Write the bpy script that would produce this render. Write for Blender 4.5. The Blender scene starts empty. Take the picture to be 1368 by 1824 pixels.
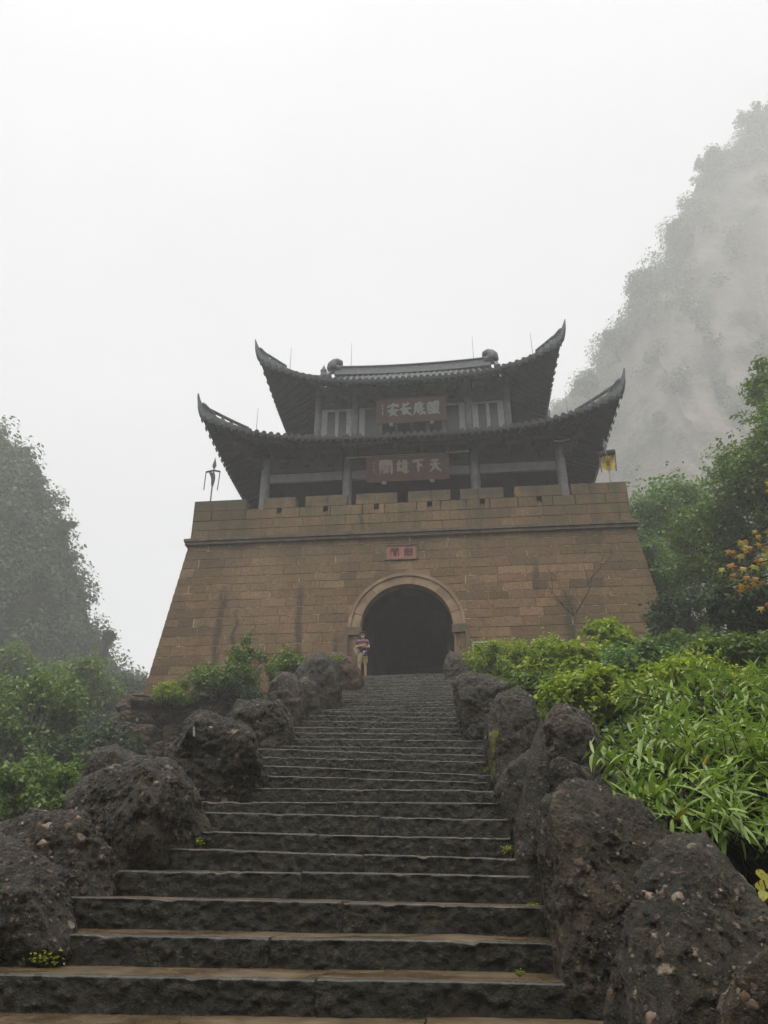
import bpy, bmesh, math, random
import numpy as np
from mathutils import Vector, Matrix

sc = bpy.context.scene
COL = sc.collection
R = math.radians
rng = np.random.default_rng(7)
random.seed(7)

# ------------------------------------------------------------------ camera, sky, sun, exposure
FPX, PITCH, YAW, ROLL = 1340.0, R(26.6), R(5.5), R(-0.1)
CAM = Vector((1.85, 0.0, 1.6))
cd = bpy.data.cameras.new('camera'); cam = bpy.data.objects.new('camera', cd); COL.objects.link(cam)
CM = (Matrix.Rotation(YAW, 4, 'Z') @ Matrix.Rotation(math.pi/2 + PITCH, 4, 'X') @ Matrix.Rotation(ROLL, 4, 'Z'))
cam.matrix_world = Matrix.Translation(CAM) @ CM
cd.sensor_fit = 'VERTICAL'; cd.sensor_height = 24.0; cd.lens = 24.0*FPX/1824.0
cd.clip_start = 0.05; cd.clip_end = 3000
sc.camera = cam

SUN_EL, SUN_AZ = R(70), R(186)      # azimuth measured from +Y towards +X
wd = bpy.data.worlds.new('World'); sc.world = wd; wd.use_nodes = True
wn = wd.node_tree; wn.nodes.clear()
sky = wn.nodes.new('ShaderNodeTexSky'); sky.sky_type = 'NISHITA'; sky.sun_disc = False
sky.sun_elevation = SUN_EL; sky.sun_rotation = SUN_AZ; sky.dust_density = 4.0; sky.air_density = 1.0
hs = wn.nodes.new('ShaderNodeHueSaturation'); hs.inputs['Saturation'].default_value = 0.06
bg = wn.nodes.new('ShaderNodeBackground'); bg.inputs['Strength'].default_value = 0.15
wo = wn.nodes.new('ShaderNodeOutputWorld')
wn.links.new(sky.outputs[0], hs.inputs['Color'])
tcn = wn.nodes.new('ShaderNodeTexCoord'); cln = wn.nodes.new('ShaderNodeTexNoise'); cln.inputs['Scale'].default_value = 1.3; cln.inputs['Detail'].default_value = 4
crm = wn.nodes.new('ShaderNodeMapRange'); crm.inputs[1].default_value = .3; crm.inputs[2].default_value = .7; crm.inputs[3].default_value = .88; crm.inputs[4].default_value = 1.08
cmx = wn.nodes.new('ShaderNodeMix'); cmx.data_type = 'RGBA'; cmx.blend_type = 'MULTIPLY'; cmx.inputs[0].default_value = 1.0
wn.links.new(tcn.outputs['Generated'], cln.inputs['Vector']); wn.links.new(cln.outputs[0], crm.inputs[0]); wn.links.new(hs.outputs[0], cmx.inputs[6]); wn.links.new(crm.outputs[0], cmx.inputs[7])
wn.links.new(cmx.outputs[2], bg.inputs['Color']); wn.links.new(bg.outputs[0], wo.inputs[0])
sl = bpy.data.lights.new('sun', 'SUN'); sl.energy = 1.5; sl.angle = R(35); sl.color = (1, .95, .86)
sun = bpy.data.objects.new('sun', sl); COL.objects.link(sun)
sdir = Vector((math.sin(SUN_AZ)*math.cos(SUN_EL), math.cos(SUN_AZ)*math.cos(SUN_EL), math.sin(SUN_EL)))
sun.rotation_euler = sdir.to_track_quat('Z', 'Y').to_euler()
sc.view_settings.view_transform = 'Standard'; sc.view_settings.look = 'None'
sc.view_settings.exposure = 0.93; sc.view_settings.gamma = 1.0
sc.cycles.use_denoising = True
sc.cycles.max_bounces = 8; sc.cycles.diffuse_bounces = 3; sc.cycles.glossy_bounces = 2
sc.cycles.transmission_bounces = 4; sc.cycles.volume_bounces = 3; sc.cycles.transparent_max_bounces = 4
HAZE = 0.0029

# ------------------------------------------------------------------ helpers
def at(x, y, Y):
    """point of the world plane Y=const seen at photo pixel (x, y)"""
    d = CM.to_3x3() @ Vector(((x-684)/FPX, (912-y)/FPX, -1))
    return CAM + d*(Y/d.y)
def mpp(p):
    """metres per photo pixel at a point"""
    return -((CM.to_3x3().transposed() @ (Vector(p)-CAM)).z)/FPX

def tag(o, label=None, cat=None, group=None, kind=None):
    if label: o['label'] = label
    if cat: o['category'] = cat
    if group: o['group'] = group
    if kind: o['kind'] = kind
    return o
def empty(name, loc=(0, 0, 0), label=None, cat=None, group=None):
    o = bpy.data.objects.new(name, None); COL.objects.link(o); o.location = loc; o.empty_display_size = .2
    return tag(o, label, cat, group)
def add(name, me, parent=None, mats=(), smooth=False):
    """link a mesh given in world coordinates"""
    if not isinstance(mats, (list, tuple)): mats = [mats]
    for m in mats: me.materials.append(m)
    if smooth: me.polygons.foreach_set('use_smooth', np.ones(len(me.polygons), bool))
    o = bpy.data.objects.new(name, me); COL.objects.link(o)
    if parent:
        o.parent = parent
        w = Matrix.Translation(parent.location) if parent.type == 'EMPTY' else Matrix.Identity(4)
        o.matrix_parent_inverse = w.inverted()
    return o
def npmesh(name, V, F, matidx=None):
    """mesh from numpy arrays; F is (n,k) with one k"""
    V = np.asarray(V, np.float32); F = np.asarray(F, np.int32); n, k = F.shape
    me = bpy.data.meshes.new(name)
    me.vertices.add(len(V)); me.vertices.foreach_set('co', V.ravel())
    me.loops.add(n*k); me.loops.foreach_set('vertex_index', F.ravel())
    me.polygons.add(n); me.polygons.foreach_set('loop_start', np.arange(0, n*k, k, dtype=np.int32))
    if matidx is not None: me.polygons.foreach_set('material_index', np.asarray(matidx, np.int32))
    me.update(calc_edges=True)
    return me
class MB:
    def __init__(s): s.v = []; s.f = []; s.m = []
    def raw(s, v, f, m=0):
        b = len(s.v); s.v += [tuple(p) for p in v]; s.f += [tuple(i+b for i in q) for q in f]; s.m += [m]*len(f); return s
    def box(s, c, d, rot=None, m=0):
        x, y, z = [q/2 for q in d]
        vs = [Vector(p) for p in ((-x,-y,-z),(x,-y,-z),(x,y,-z),(-x,y,-z),(-x,-y,z),(x,-y,z),(x,y,z),(-x,y,z))]
        if rot: vs = [rot @ p for p in vs]
        return s.raw([p+Vector(c) for p in vs], [(0,3,2,1),(4,5,6,7),(0,1,5,4),(1,2,6,5),(2,3,7,6),(3,0,4,7)], m)
    def span(s, a, b, m=0):
        a = Vector(a); b = Vector(b); return s.box((a+b)/2, (b-a), None, m)
    def tube(s, pts, rad, n=8, cap=True, m=0):
        pts = [Vector(p) for p in pts]
        if not isinstance(rad, (list, tuple)): rad = [rad]*len(pts)
        vs = []; fs = []; up = None
        for i, p in enumerate(pts):
            t = (pts[min(i+1, len(pts)-1)]-pts[max(i-1, 0)]).normalized()
            if up is None: up = t.orthogonal().normalized()
            up = (up - t*up.dot(t)); up = up.normalized() if up.length > 1e-6 else t.orthogonal().normalized()
            w = t.cross(up)
            for k in range(n):
                a = 2*math.pi*k/n; vs.append(p + (up*math.cos(a)+w*math.sin(a))*rad[i])
        for i in range(len(pts)-1):
            for k in range(n):
                fs.append((i*n+k, i*n+(k+1) % n, (i+1)*n+(k+1) % n, (i+1)*n+k))
        if cap: fs.append(tuple(range(n-1, -1, -1))); fs.append(tuple(range((len(pts)-1)*n, len(pts)*n)))
        return s.raw(vs, fs, m)
    def rev(s, c, prof, n=16, m=0):
        c = Vector(c); vs = []; fs = []
        for r, z in prof:
            for k in range(n): a = 2*math.pi*k/n; vs.append(c+Vector((r*math.cos(a), r*math.sin(a), z)))
        for i in range(len(prof)-1):
            for k in range(n): fs.append((i*n+k, i*n+(k+1) % n, (i+1)*n+(k+1) % n, (i+1)*n+k))
        fs.append(tuple(range(n-1, -1, -1))); fs.append(tuple(range((len(prof)-1)*n, len(prof)*n)))
        return s.raw(vs, fs, m)
    def build(s, name, mats, parent=None, smooth=False):
        me = bpy.data.meshes.new(name); me.from_pydata(s.v, [], s.f); me.update()
        o = add(name, me, parent, mats, smooth)
        if any(s.m): me.polygons.foreach_set('material_index', np.array(s.m, np.int32))
        return o

# numpy noise
def _h(ix, iy, iz, k=0):
    n = (ix.astype(np.int64)*73856093) ^ (iy.astype(np.int64)*19349663) ^ (iz.astype(np.int64)*83492791) ^ (k*2654435761)
    n = (n ^ (n >> 13))*1274126177 & 0x7fffffff; n = (n ^ (n >> 16)) & 0xffffff
    return n/float(0xffffff)
def vn(p):
    i = np.floor(p).astype(np.int64); f = p-i; f = f*f*(3-2*f); r = 0
    for dx in (0, 1):
        for dy in (0, 1):
            for dz in (0, 1):
                w = (f[:,0] if dx else 1-f[:,0])*(f[:,1] if dy else 1-f[:,1])*(f[:,2] if dz else 1-f[:,2])
                r = r + w*_h(i[:,0]+dx, i[:,1]+dy, i[:,2]+dz)
    return r*2-1
def fbm(p, o=4, ridge=False):
    r = 0; a = 1; s = 0
    for k in range(o):
        n = vn(p*(2.03**k)+k*17.3)
        r = r + a*((1-2*np.abs(n)) if ridge else n); s += a; a *= .5
    return r/s
def worley(p, ids=False):
    i = np.floor(p).astype(np.int64); best = np.full(len(p), 9.); rid = np.zeros(len(p)); rid2 = np.zeros(len(p))
    for dx in (-1, 0, 1):
        for dy in (-1, 0, 1):
            for dz in (-1, 0, 1):
                c = i+np.array([dx, dy, dz])
                q = np.stack([c[:,k]+_h(c[:,0], c[:,1], c[:,2], k+1) for k in range(3)], 1); d = ((p-q)**2).sum(1)
                if ids:
                    m = d < best; rid = np.where(m, _h(c[:,0], c[:,1], c[:,2], 7), rid); rid2 = np.where(m, _h(c[:,0], c[:,1], c[:,2], 8), rid2)
                best = np.minimum(best, d)
    return (np.sqrt(best), rid, rid2) if ids else np.sqrt(best)

# ------------------------------------------------------------------ materials
class NT:
    def __init__(s, name):
        s.m = bpy.data.materials.new(name); s.m.use_nodes = True; s.t = s.m.node_tree
        s.bsdf = s.t.nodes['Principled BSDF']; s.out = s.t.nodes['Material Output']
        s.bsdf.inputs['Specular IOR Level'].default_value = .4
    def n(s, typ, ins=None, **kw):
        q = s.t.nodes.new('ShaderNode'+typ)
        for k, v in kw.items(): setattr(q, k, v)
        for k, v in (ins or {}).items(): s.put(q.inputs[k], v)
        return q
    def put(s, sock, v):
        if isinstance(v, bpy.types.NodeSocket): s.t.links.new(v, sock)
        elif isinstance(v, bpy.types.Node): s.t.links.new(v.outputs[0], sock)
        else: sock.default_value = v
    def pos(s): return s.n('NewGeometry').outputs['Position']
    def noise(s, scale, detail=4, rough=.55, vec=None, dist=0):
        return s.n('TexNoise', {'Vector': vec or s.pos(), 'Scale': scale, 'Detail': detail, 'Roughness': rough, 'Distortion': dist}).outputs[0]
    def ramp(s, fac, stops):
        q = s.n('ValToRGB', {0: fac}); e = q.color_ramp.elements
        while len(e) < len(stops): e.new(.5)
        for el, (p, c) in zip(e, stops):
            el.position = p; el.color = (*c, 1) if len(c) == 3 else c
        return q.outputs[0]
    def mix(s, f, a, b, mode='MIX'):
        q = s.n('Mix', data_type='RGBA', blend_type=mode); s.put(q.inputs[0], f)
        for i, v in ((6, a), (7, b)): s.put(q.inputs[i], (*v, 1) if isinstance(v, tuple) and len(v) == 3 else v)
        return q.outputs[2]
    def math(s, op, a, b=0.0, c=0.0):
        q = s.n('Math', operation=op); s.put(q.inputs[0], a); s.put(q.inputs[1], b); s.put(q.inputs[2], c); return q.outputs[0]
    def maprange(s, v, a, b, c=0., d=1.): return s.n('MapRange', {0: v, 1: a, 2: b, 3: c, 4: d}).outputs[0]
    def bump(s, h, st=.3, dist=.02, nrm=None):
        q = s.n('Bump', {'Strength': st, 'Distance': dist, 'Height': h})
        if nrm: s.put(q.inputs['Normal'], nrm)
        return q.outputs[0]
    def fin(s, col=None, rough=None, nrm=None, spec=None, metal=None):
        b = s.bsdf
        if col is not None: s.put(b.inputs['Base Color'], (*col, 1) if isinstance(col, tuple) and len(col) == 3 else col)
        if rough is not None: s.put(b.inputs['Roughness'], rough)
        if nrm is not None: s.put(b.inputs['Normal'], nrm)
        if spec is not None: s.put(b.inputs['Specular IOR Level'], spec)
        if metal is not None: s.put(b.inputs['Metallic'], metal)
        return s.m
def simple(name, col, rough=.6, var=.25, scale=6, bump=.15, spec=.3):
    g = NT(name); nz = g.noise(scale, 5)
    dk = tuple(c*(1-var) for c in col); lt = tuple(min(1, c*(1+var)) for c in col)
    return g.fin(g.ramp(nz, [(.3, dk), (.7, lt)]), rough, g.bump(nz, bump, .02), spec)

def m_block():
    g = NT('sandstone'); P = g.pos()
    rnd = g.math('FRACT', g.math('ADD', g.n('ObjectInfo').outputs['Random'], g.n('NewGeometry').outputs['Random Per Island']))
    base = g.ramp(rnd, [(0, (.078, .050, .030)), (.2, (.150, .095, .052)), (.42, (.190, .122, .064)), (.62, (.110, .074, .043)), (.82, (.172, .100, .058)), (1, (.215, .146, .078))])
    big = g.noise(.35, 4, .6, P); base = g.mix(g.maprange(big, .42, .60, 0, .65), base, (.092, .068, .038))
    oc = g.noise(.22, 3, .5, g.n('VectorMath', {0: P, 1: (13., 5., 2.)}, operation='ADD').outputs[0]); base = g.mix(g.maprange(oc, .52, .66, 0, .5), base, (.205, .145, .08))
    fine = g.noise(9, 6, .7, P); base = g.mix(.55, base, g.ramp(fine, [(.3, (.09, .06, .04)), (.5, (.5, .5, .5)), (.72, (.85, .75, .62))]), 'OVERLAY')
    # damp streaks running down the wall below the moulding
    sp = g.n('SeparateXYZ', {0: P}); x = sp.outputs[0]; z = sp.outputs[2]; st = None
    wob = g.math('MULTIPLY', g.math('SUBTRACT', g.noise(1.3, 4, .6, P), .5), .5)
    for cx, w, zt, zb in ((-4.3, .20, 13.2, 8.8), (-7.55, .22, 13.1, 9.5), (-6.9, .12, 12.2, 9.8), (-2.75, .15, 10.8, 8.5), (6.3, .3, 12.5, 9.5), (-1.9, .10, 16.6, 15.6), (5.2, .18, 13.9, 12.8)):
        d = g.math('ABSOLUTE', g.math('SUBTRACT', g.math('ADD', x, wob), cx))
        a = g.maprange(d, w, w*.35); a = g.math('MULTIPLY', a, g.maprange(z, zt, zt-.9)); a = g.math('MULTIPLY', a, g.maprange(z, zb-1, zb))
        st = a if st is None else g.math('MAXIMUM', st, a)
    st = g.math('MULTIPLY', st, g.maprange(g.noise(4, 5, .7, P), .25, .6, .45, .95))
    base = g.mix(st, base, (.045, .036, .026))
    # green film on the upper courses
    mo = g.math('MULTIPLY', g.maprange(z, 13.0, 15.8), g.maprange(g.noise(1.1, 5, .65, P), .45, .65)); base = g.mix(g.math('MULTIPLY', mo, .6), base, (.075, .075, .038))
    cap = g.math('MULTIPLY', g.maprange(z, 16.45, 16.75), g.maprange(g.noise(1.7, 5, .65, P), .38, .6)); base = g.mix(g.math('MULTIPLY', cap, .75), base, (.052, .050, .038))
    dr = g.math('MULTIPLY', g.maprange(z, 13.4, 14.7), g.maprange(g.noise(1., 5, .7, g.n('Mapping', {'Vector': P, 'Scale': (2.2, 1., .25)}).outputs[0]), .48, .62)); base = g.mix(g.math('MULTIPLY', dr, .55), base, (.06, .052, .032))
    h = g.math('ADD', fine, g.math('MULTIPLY', g.noise(40, 3, .6, P), .4))
    return g.fin(base, .85, g.bump(h, .55, .02), .2)
def m_mortar():
    g = NT('mortar'); P = g.pos(); n = g.noise(2.2, 5, .7, P)
    return g.fin(g.ramp(n, [(.40, (.09, .062, .04)), (.54, (.16, .115, .075)), (.68, (.40, .33, .24))]), .9, g.bump(g.noise(25), .4), .1)
PEBBLE = [(0, (.030, .026, .019)), (.3, (.070, .052, .034)), (.5, (.06, .055, .045)), (.7, (.125, .085, .055)), (.88, (.19, .125, .08)), (1, (.32, .28, .22))]
def m_rock(name, dark, mid, warm, moss=.35, wet=.32, sc_=1.0):
    """conglomerate: the mesh carries 'pebble' (mask) and 'tone' (which pebble)"""
    g = NT(name); P = g.pos()
    n1 = g.noise(1.6*sc_, 6, .65, P); n2 = g.noise(16*sc_, 7, .75, P)
    base = g.ramp(n2, [(.36, dark), (.52, mid), (.68, tuple(c*2.6 for c in mid))])
    base = g.mix(g.maprange(n1, .42, .66, 0, .75), base, g.mix(g.maprange(n2, .35, .65), tuple(c*.35 for c in warm), tuple(c*1.5 for c in warm)))
    hh = n2
    Pw = g.n('VectorMath', {0: P, 1: g.n('VectorMath', {0: g.n('TexNoise', {'Vector': P, 'Scale': 9.0, 'Detail': 3}).outputs['Color'], 1: (.03, .03, .03)}, operation='MULTIPLY').outputs[0]}, operation='ADD').outputs[0]
    for scl, lo, amt, ht in ((34*sc_, .62, .8, .5), (75*sc_, .6, .6, .22)):
        pv = g.n('TexVoronoi', {'Vector': Pw, 'Scale': scl, 'Randomness': 1.0}); pick = g.n('SeparateColor', {0: pv.outputs['Color']})
        msk = g.math('MULTIPLY', g.maprange(pv.outputs['Distance'], .42, .30), g.maprange(pick.outputs[0], lo, lo+.04))
        base = g.mix(g.math('MULTIPLY', msk, amt), base, g.ramp(pick.outputs[1], PEBBLE)); hh = g.math('ADD', hh, g.math('MULTIPLY', msk, ht*.4))
        pit = g.math('MULTIPLY', g.maprange(pv.outputs['Distance'], .35, .1), g.maprange(pick.outputs[0], .22, .18)); hh = g.math('SUBTRACT', hh, g.math('MULTIPLY', pit, ht*.6))
    pa = g.n('Attribute', attribute_name='pebble').outputs['Fac']; ta = g.n('Attribute', attribute_name='tone').outputs['Fac']
    base = g.mix(g.math('MULTIPLY', g.maprange(pa, .35, .6), .9), base, g.mix(.5, g.ramp(ta, PEBBLE), g.ramp(n2, [(.3, (.25, .25, .25)), (.7, (.75, .75, .75))]), 'OVERLAY'))
    mo = g.math('MULTIPLY', g.maprange(g.noise(2.3*sc_, 5, .7, g.n('VectorMath', {0: P, 1: (3., 7., 1.)}, operation='ADD').outputs[0]), .52, .68), moss)
    base = g.mix(mo, base, (.034, .036, .010))
    hh = g.math('ADD', hh, g.math('MULTIPLY', g.noise(75, 4, .7, P), .35))
    ro = g.maprange(g.noise(6, 4, .6, P), .3, .7, wet, wet+.35)
    return g.fin(base, ro, g.bump(hh, 1.0, .05), .44)
def m_riser():
    g = NT('hewn_stone'); P = g.pos()
    n2 = g.noise(18, 6, .7, P); rnd = g.n('ObjectInfo').outputs['Random']
    base = g.ramp(n2, [(.3, (.004, .004, .0026)), (.50, (.021, .0190, .0115)), (.72, (.088, .074, .046))])
    base = g.mix(g.math('MULTIPLY', rnd, .5), base, (.020, .0175, .0092), 'MIX')
    base = g.mix(g.maprange(g.noise(3, 5, .7, P), .55, .72, 0, .5), base, (.030, .034, .014))
    v = g.n('TexVoronoi', {'Vector': P, 'Scale': 17.}, feature='SMOOTH_F1').outputs[0]
    h = g.math('ADD', n2, g.math('MULTIPLY', v, -.8))
    h = g.math('ADD', h, g.math('MULTIPLY', g.noise(45, 5, .7, P), .5))
    return g.fin(base, g.maprange(g.noise(7, 3, .5, P), .3, .7, .22, .55), g.bump(h, 1., .06), .45)
def m_tread():
    g = NT('wet_muddy_tread'); P = g.pos()
    n = g.noise(6, 6, .65, P); base = g.ramp(n, [(.3, (.050, .034, .018)), (.5, (.10, .069, .037)), (.75, (.17, .125, .072))])
    wetn = g.noise(2.4, 3, .5, P)
    return g.fin(base, g.maprange(wetn, .38, .62, .12, .5), g.bump(g.noise(22, 4), .25, .01), .5)
def m_nose():  # worn edge; its paler base colour also paints in the sky's reflection
    g = NT('worn_sky_sheen_edge'); P = g.pos(); n = g.noise(9, 6, .7, P)
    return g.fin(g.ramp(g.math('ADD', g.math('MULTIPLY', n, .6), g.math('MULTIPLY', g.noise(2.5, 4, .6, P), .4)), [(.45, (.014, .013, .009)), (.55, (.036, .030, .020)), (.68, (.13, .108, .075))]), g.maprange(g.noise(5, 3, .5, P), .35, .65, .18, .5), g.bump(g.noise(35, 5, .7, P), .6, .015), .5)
def m_leaf(name, cols, trans=.35, rough=.42):
    g = NT(name); r = g.n('NewGeometry').outputs['Random Per Island']
    k = len(cols); col = g.ramp(g.math('FRACT', g.math('ADD', r, g.n('ObjectInfo').outputs['Random'])), [(i/(k-1), c) for i, c in enumerate(cols)])
    g.fin(col, rough, None, .35)
    tr = g.n('BsdfTranslucent', {'Color': g.mix(1.0, col, (1.0, 1.15, .5), 'MULTIPLY')})
    mx = g.n('MixShader', {0: trans, 1: g.bsdf.outputs[0], 2: tr.outputs[0]}); g.t.links.new(mx.outputs[0], g.out.inputs[0])
    return g.m
M = {}
M['block'] = m_block(); M['mortar'] = m_mortar()
M['mould'] = simple('moulding_stone', (.10, .078, .055), .85, .4, 3, .4)
M['arch'] = simple('arch_stone', (.215, .150, .095), .85, .3, 2.2, .4)
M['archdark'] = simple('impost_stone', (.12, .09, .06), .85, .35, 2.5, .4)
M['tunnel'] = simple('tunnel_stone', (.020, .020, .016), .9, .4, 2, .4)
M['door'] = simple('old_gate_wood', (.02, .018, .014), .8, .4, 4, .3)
M['rock'] = m_rock('wet_conglomerate', (.003, .003, .0022), (.019, .018, .0122), (.052, .041, .022), .45, .20)
M['rock_brown'] = m_rock('brown_conglomerate', (.004, .0038, .0026), (.030, .025, .0148), (.080, .057, .029), .5, .24)
M['rubble'] = m_rock('rubble_stone', (.020, .013, .008), (.060, .038, .022), (.11, .064, .034), .55, .6, .5)
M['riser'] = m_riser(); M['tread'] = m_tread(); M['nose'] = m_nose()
M['tile'] = simple('grey_roof_tile', (.085, .092, .10), .6, .3, 5, .3, .3)
M['wood'] = simple('dark_timber', (.035, .030, .026), .7, .3, 4, .3)
M['woodgreen'] = simple('painted_timber', (.036, .044, .038), .7, .4, 3, .3)
M['column'] = simple('weathered_column', (.19, .19, .19), .6, .25, 3, .2)
M['frame'] = simple('grey_window_frame', (.30, .31, .29), .6, .25, 5, .2)
M['plaster'] = simple('grey_plaster_band', (.20, .19, .19), .8, .2, 3, .1)
M['pane'] = simple('dark_window_panel', (.035, .033, .03), .35, .3, 6, .1, .4)
M['plaque'] = simple('red_brown_board', (.070, .034, .027), .55, .25, 4, .1)
M['plaque_edge'] = simple('board_frame', (.085, .032, .024), .55, .25, 4, .1)
M['gold'] = simple('pale_gilt_lettering', (.27, .25, .19), .5, .15, 9, .1)
M['white'] = simple('white_lettering', (.30, .32, .31), .5, .15, 9, .1)
M['redstone'] = simple('faded_red_stone', (.24, .105, .085), .8, .3, 5, .3)
M['inkred'] = simple('dark_carved_lettering', (.07, .03, .024), .8, .2, 9, .1)
M['metal'] = simple('dull_metal', (.10, .10, .10), .5, .2, 8, .1)
M['rodmetal'] = simple('rod_metal', (.22, .22, .23), .5, .2, 8, .1)
M['tube'] = simple('white_light_strip', (.55, .55, .55), .4, .1, 8, .05)
M['ground'] = None
M['soil'] = simple('damp_soil', (.045, .038, .022), .85, .5, 1.5, .6)
M['bark'] = simple('wet_bark', (.035, .028, .02), .8, .4, 7, .6)
M['leaf_mid'] = m_leaf('leaf_mid_green', [(0.0786, 0.1248, 0.0327), (0.1278, 0.1852, 0.0446), (0.1868, 0.2457, 0.0594), (0.1376, 0.2042, 0.0505), (0.0983, 0.1512, 0.0386)])
M['leaf_dark'] = m_leaf('leaf_dark_green', [(0.0286, 0.0468, 0.0208), (0.0442, 0.0702, 0.0286), (0.0624, 0.091, 0.0364), (0.0364, 0.0598, 0.026)])
M['leaf_bright'] = m_leaf('leaf_bright_green', [(0.1762, 0.2413, 0.0343), (0.2696, 0.3378, 0.0468), (0.3939, 0.4344, 0.0655), (0.2074, 0.28, 0.0437), (0.3111, 0.3669, 0.0546)], .4)
M['leaf_far'] = m_leaf('leaf_far_slope', [(.036, .066, .030), (.056, .094, .040), (.078, .120, .050), (.046, .080, .036)])
M['leaf_pale'] = m_leaf('leaf_pale_green', [(0.0979, 0.1763, 0.0685), (0.1469, 0.2448, 0.0857), (0.2081, 0.306, 0.1102), (0.1224, 0.2081, 0.0784)])
M['leaf_lance'] = m_leaf('lance_leaf_green', [(0.1645, 0.2413, 0.068), (0.2193, 0.3186, 0.0892), (0.318, 0.4151, 0.1216), (0.1865, 0.28, 0.0728), (0.2631, 0.3571, 0.0972)], .3, .32)
M['leaf_lance_old'] = m_leaf('lance_leaf_yellowed', [(.20, .16, .03), (.24, .15, .03)], .3, .4)
M['leaf_maple'] = m_leaf('maple_leaf_orange', [(.34, .15, .03), (.38, .20, .035), (.34, .23, .04), (.30, .11, .025), (.36, .20, .035)], .35)
M['leaf_maple_y'] = m_leaf('maple_leaf_yellow', [(.36, .30, .05), (.28, .29, .05), (.42, .27, .05)], .35)
M['leaf_heart'] = m_leaf('heart_leaf_yellow', [(.42, .34, .04), (.38, .36, .05), (.30, .30, .05)], .35)
M['pebble'] = None
def m_pebble():
    g = NT('river_pebble'); r = g.n('ObjectInfo').outputs['Random']; P = g.pos()
    c = g.ramp(r, [(0, (.022, .019, .015)), (.35, (.05, .036, .025)), (.6, (.10, .065, .042)), (.82, (.075, .065, .052)), (.93, (.14, .085, .055)), (1, (.22, .18, .14))])
    return g.fin(g.mix(g.maprange(g.noise(30, 4, .6, P), .5, .75, 0, .6), c, (.035, .03, .025)), .4, g.bump(g.noise(60), .2, .005), .45)
M['pebble'] = m_pebble()
def m_ground():
    g = NT('hillside_ground'); P = g.pos(); n = g.noise(.8, 6, .65, P); n2 = g.noise(7, 5, .6, P)
    return g.fin(g.mix(g.maprange(n, .42, .6), g.ramp(n2, [(.3, (.022, .018, .011)), (.7, (.055, .043, .026))]), g.ramp(n2, [(.3, (.016, .024, .008)), (.7, (.04, .06, .018))])), .9, g.bump(n2, .8, .1), .2)
M['ground'] = m_ground()
def m_cliff(name, lo, hi, veg, vegamt):
    g = NT(name); P = g.pos()
    st = g.n('Mapping', {'Vector': P, 'Scale': (.05, .05, .012)}).outputs[0]
    n = g.noise(1.0, 7, .62, st, 1.2); n2 = g.noise(.12, 6, .65, P)
    base = g.ramp(n, [(.3, lo), (.7, hi)]); base = g.mix(g.maprange(n2, vegamt, vegamt+.14), base, veg)
    return g.fin(base, .95, g.bump(n2, 1., 2.), .1)
M['cliff_tan'] = m_cliff('pale_cliff', (.055, .052, .042), (.19, .172, .14), (.035, .048, .026), .52)
M['cliff_dark'] = m_cliff('dark_cliff', (.05, .042, .030), (.10, .078, .055), (.020, .034, .016), .36)

# ------------------------------------------------------------------ ground
ZL = 8.5                                   # landing in front of the arch
def stair_z(Y): return np.minimum(1.207+.3227*(np.asarray(Y, float)-4.2), ZL)
def stair_x(Y): return .9 - .95*(np.clip(np.asarray(Y, float), -6, 26.8)-4.2)/22.6
def sstep(a, b, x): t = np.clip((x-a)/(b-a), 0, 1); return t*t*(3-2*t)
def ground_z(X, Y):
    X = np.asarray(X, float); Y = np.asarray(Y, float)
    s = stair_z(np.clip(Y, -12, 60)); u = X-stair_x(Y)
    z = s-.5 + 0*u
    left = s-.35-np.maximum(-u-2.6, 0)*.95
    left = np.maximum(left, -9+.02*np.abs(X))
    # terrace carrying the gate
    xl = -9.2-np.clip((Y-25.4)*.7, 0, 1.9); ter = sstep(24.9, 25.6, Y)*sstep(xl-.6, xl, X)*(1-sstep(60, 75, Y))
    left = left*(1-ter)+(7.45+np.clip((Y-25.4)*.33, 0, .9))*ter
    right = s-.2+.12*np.clip(u-2, 0, 7)+.42*np.clip(u-11, 0, 30)
    right = np.where(Y > 27, np.minimum(right, 8.4+.42*np.clip(u-11, 0, 30)), right)
    z = np.where(u < -1.75, left, z); z = np.where(u > 1.75, right, z)
    far = sstep(60, 110, Y); z = z*(1-far)+np.minimum(z, 2)*far
    # unseen gorge slopes behind and beside the viewer, added to cut low sky light
    z = np.maximum(z, -12+52*sstep(-18, -60, Y)); z = np.maximum(z, -12+56*sstep(-30, -70, X)*(1-sstep(15, 45, Y))); z = np.maximum(z, -12+62*sstep(14, 50, X)*(1-sstep(2, 16, Y)))
    return z
def ground_pt(X, Y): return Vector((X, Y, float(ground_z(X, Y))))
gx = np.concatenate([np.linspace(-280, -40, 25)[:-1], np.linspace(-40, -12, 30)[:-1], np.linspace(-12, 14, 110)[:-1], np.linspace(14, 45, 32)[:-1], np.linspace(45, 280, 25)])
gy = np.concatenate([np.linspace(-120, -10, 14)[:-1], np.linspace(-10, 34, 150)[:-1], np.linspace(34, 80, 24)[:-1], np.linspace(80, 280, 20)])
GX, GY = np.meshgrid(gx, gy); GZ = ground_z(GX, GY)
pp = np.stack([GX.ravel(), GY.ravel(), 0*GX.ravel()], 1)
nz = fbm(pp*.9, 4).reshape(GX.shape)*.12
nz *= np.where(np.abs(GX-stair_x(GY)) < 1.9, .2, 1)*np.where((GY > 26) & (np.abs(GX) < 12), 0, 1)
GZ = GZ+nz
V = np.stack([GX.ravel(), GY.ravel(), GZ.ravel()], 1); nx_, ny_ = len(gx), len(gy)
ii, jj = np.meshgrid(np.arange(ny_-1), np.arange(nx_-1), indexing='ij'); a0 = (ii*nx_+jj).ravel()
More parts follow.
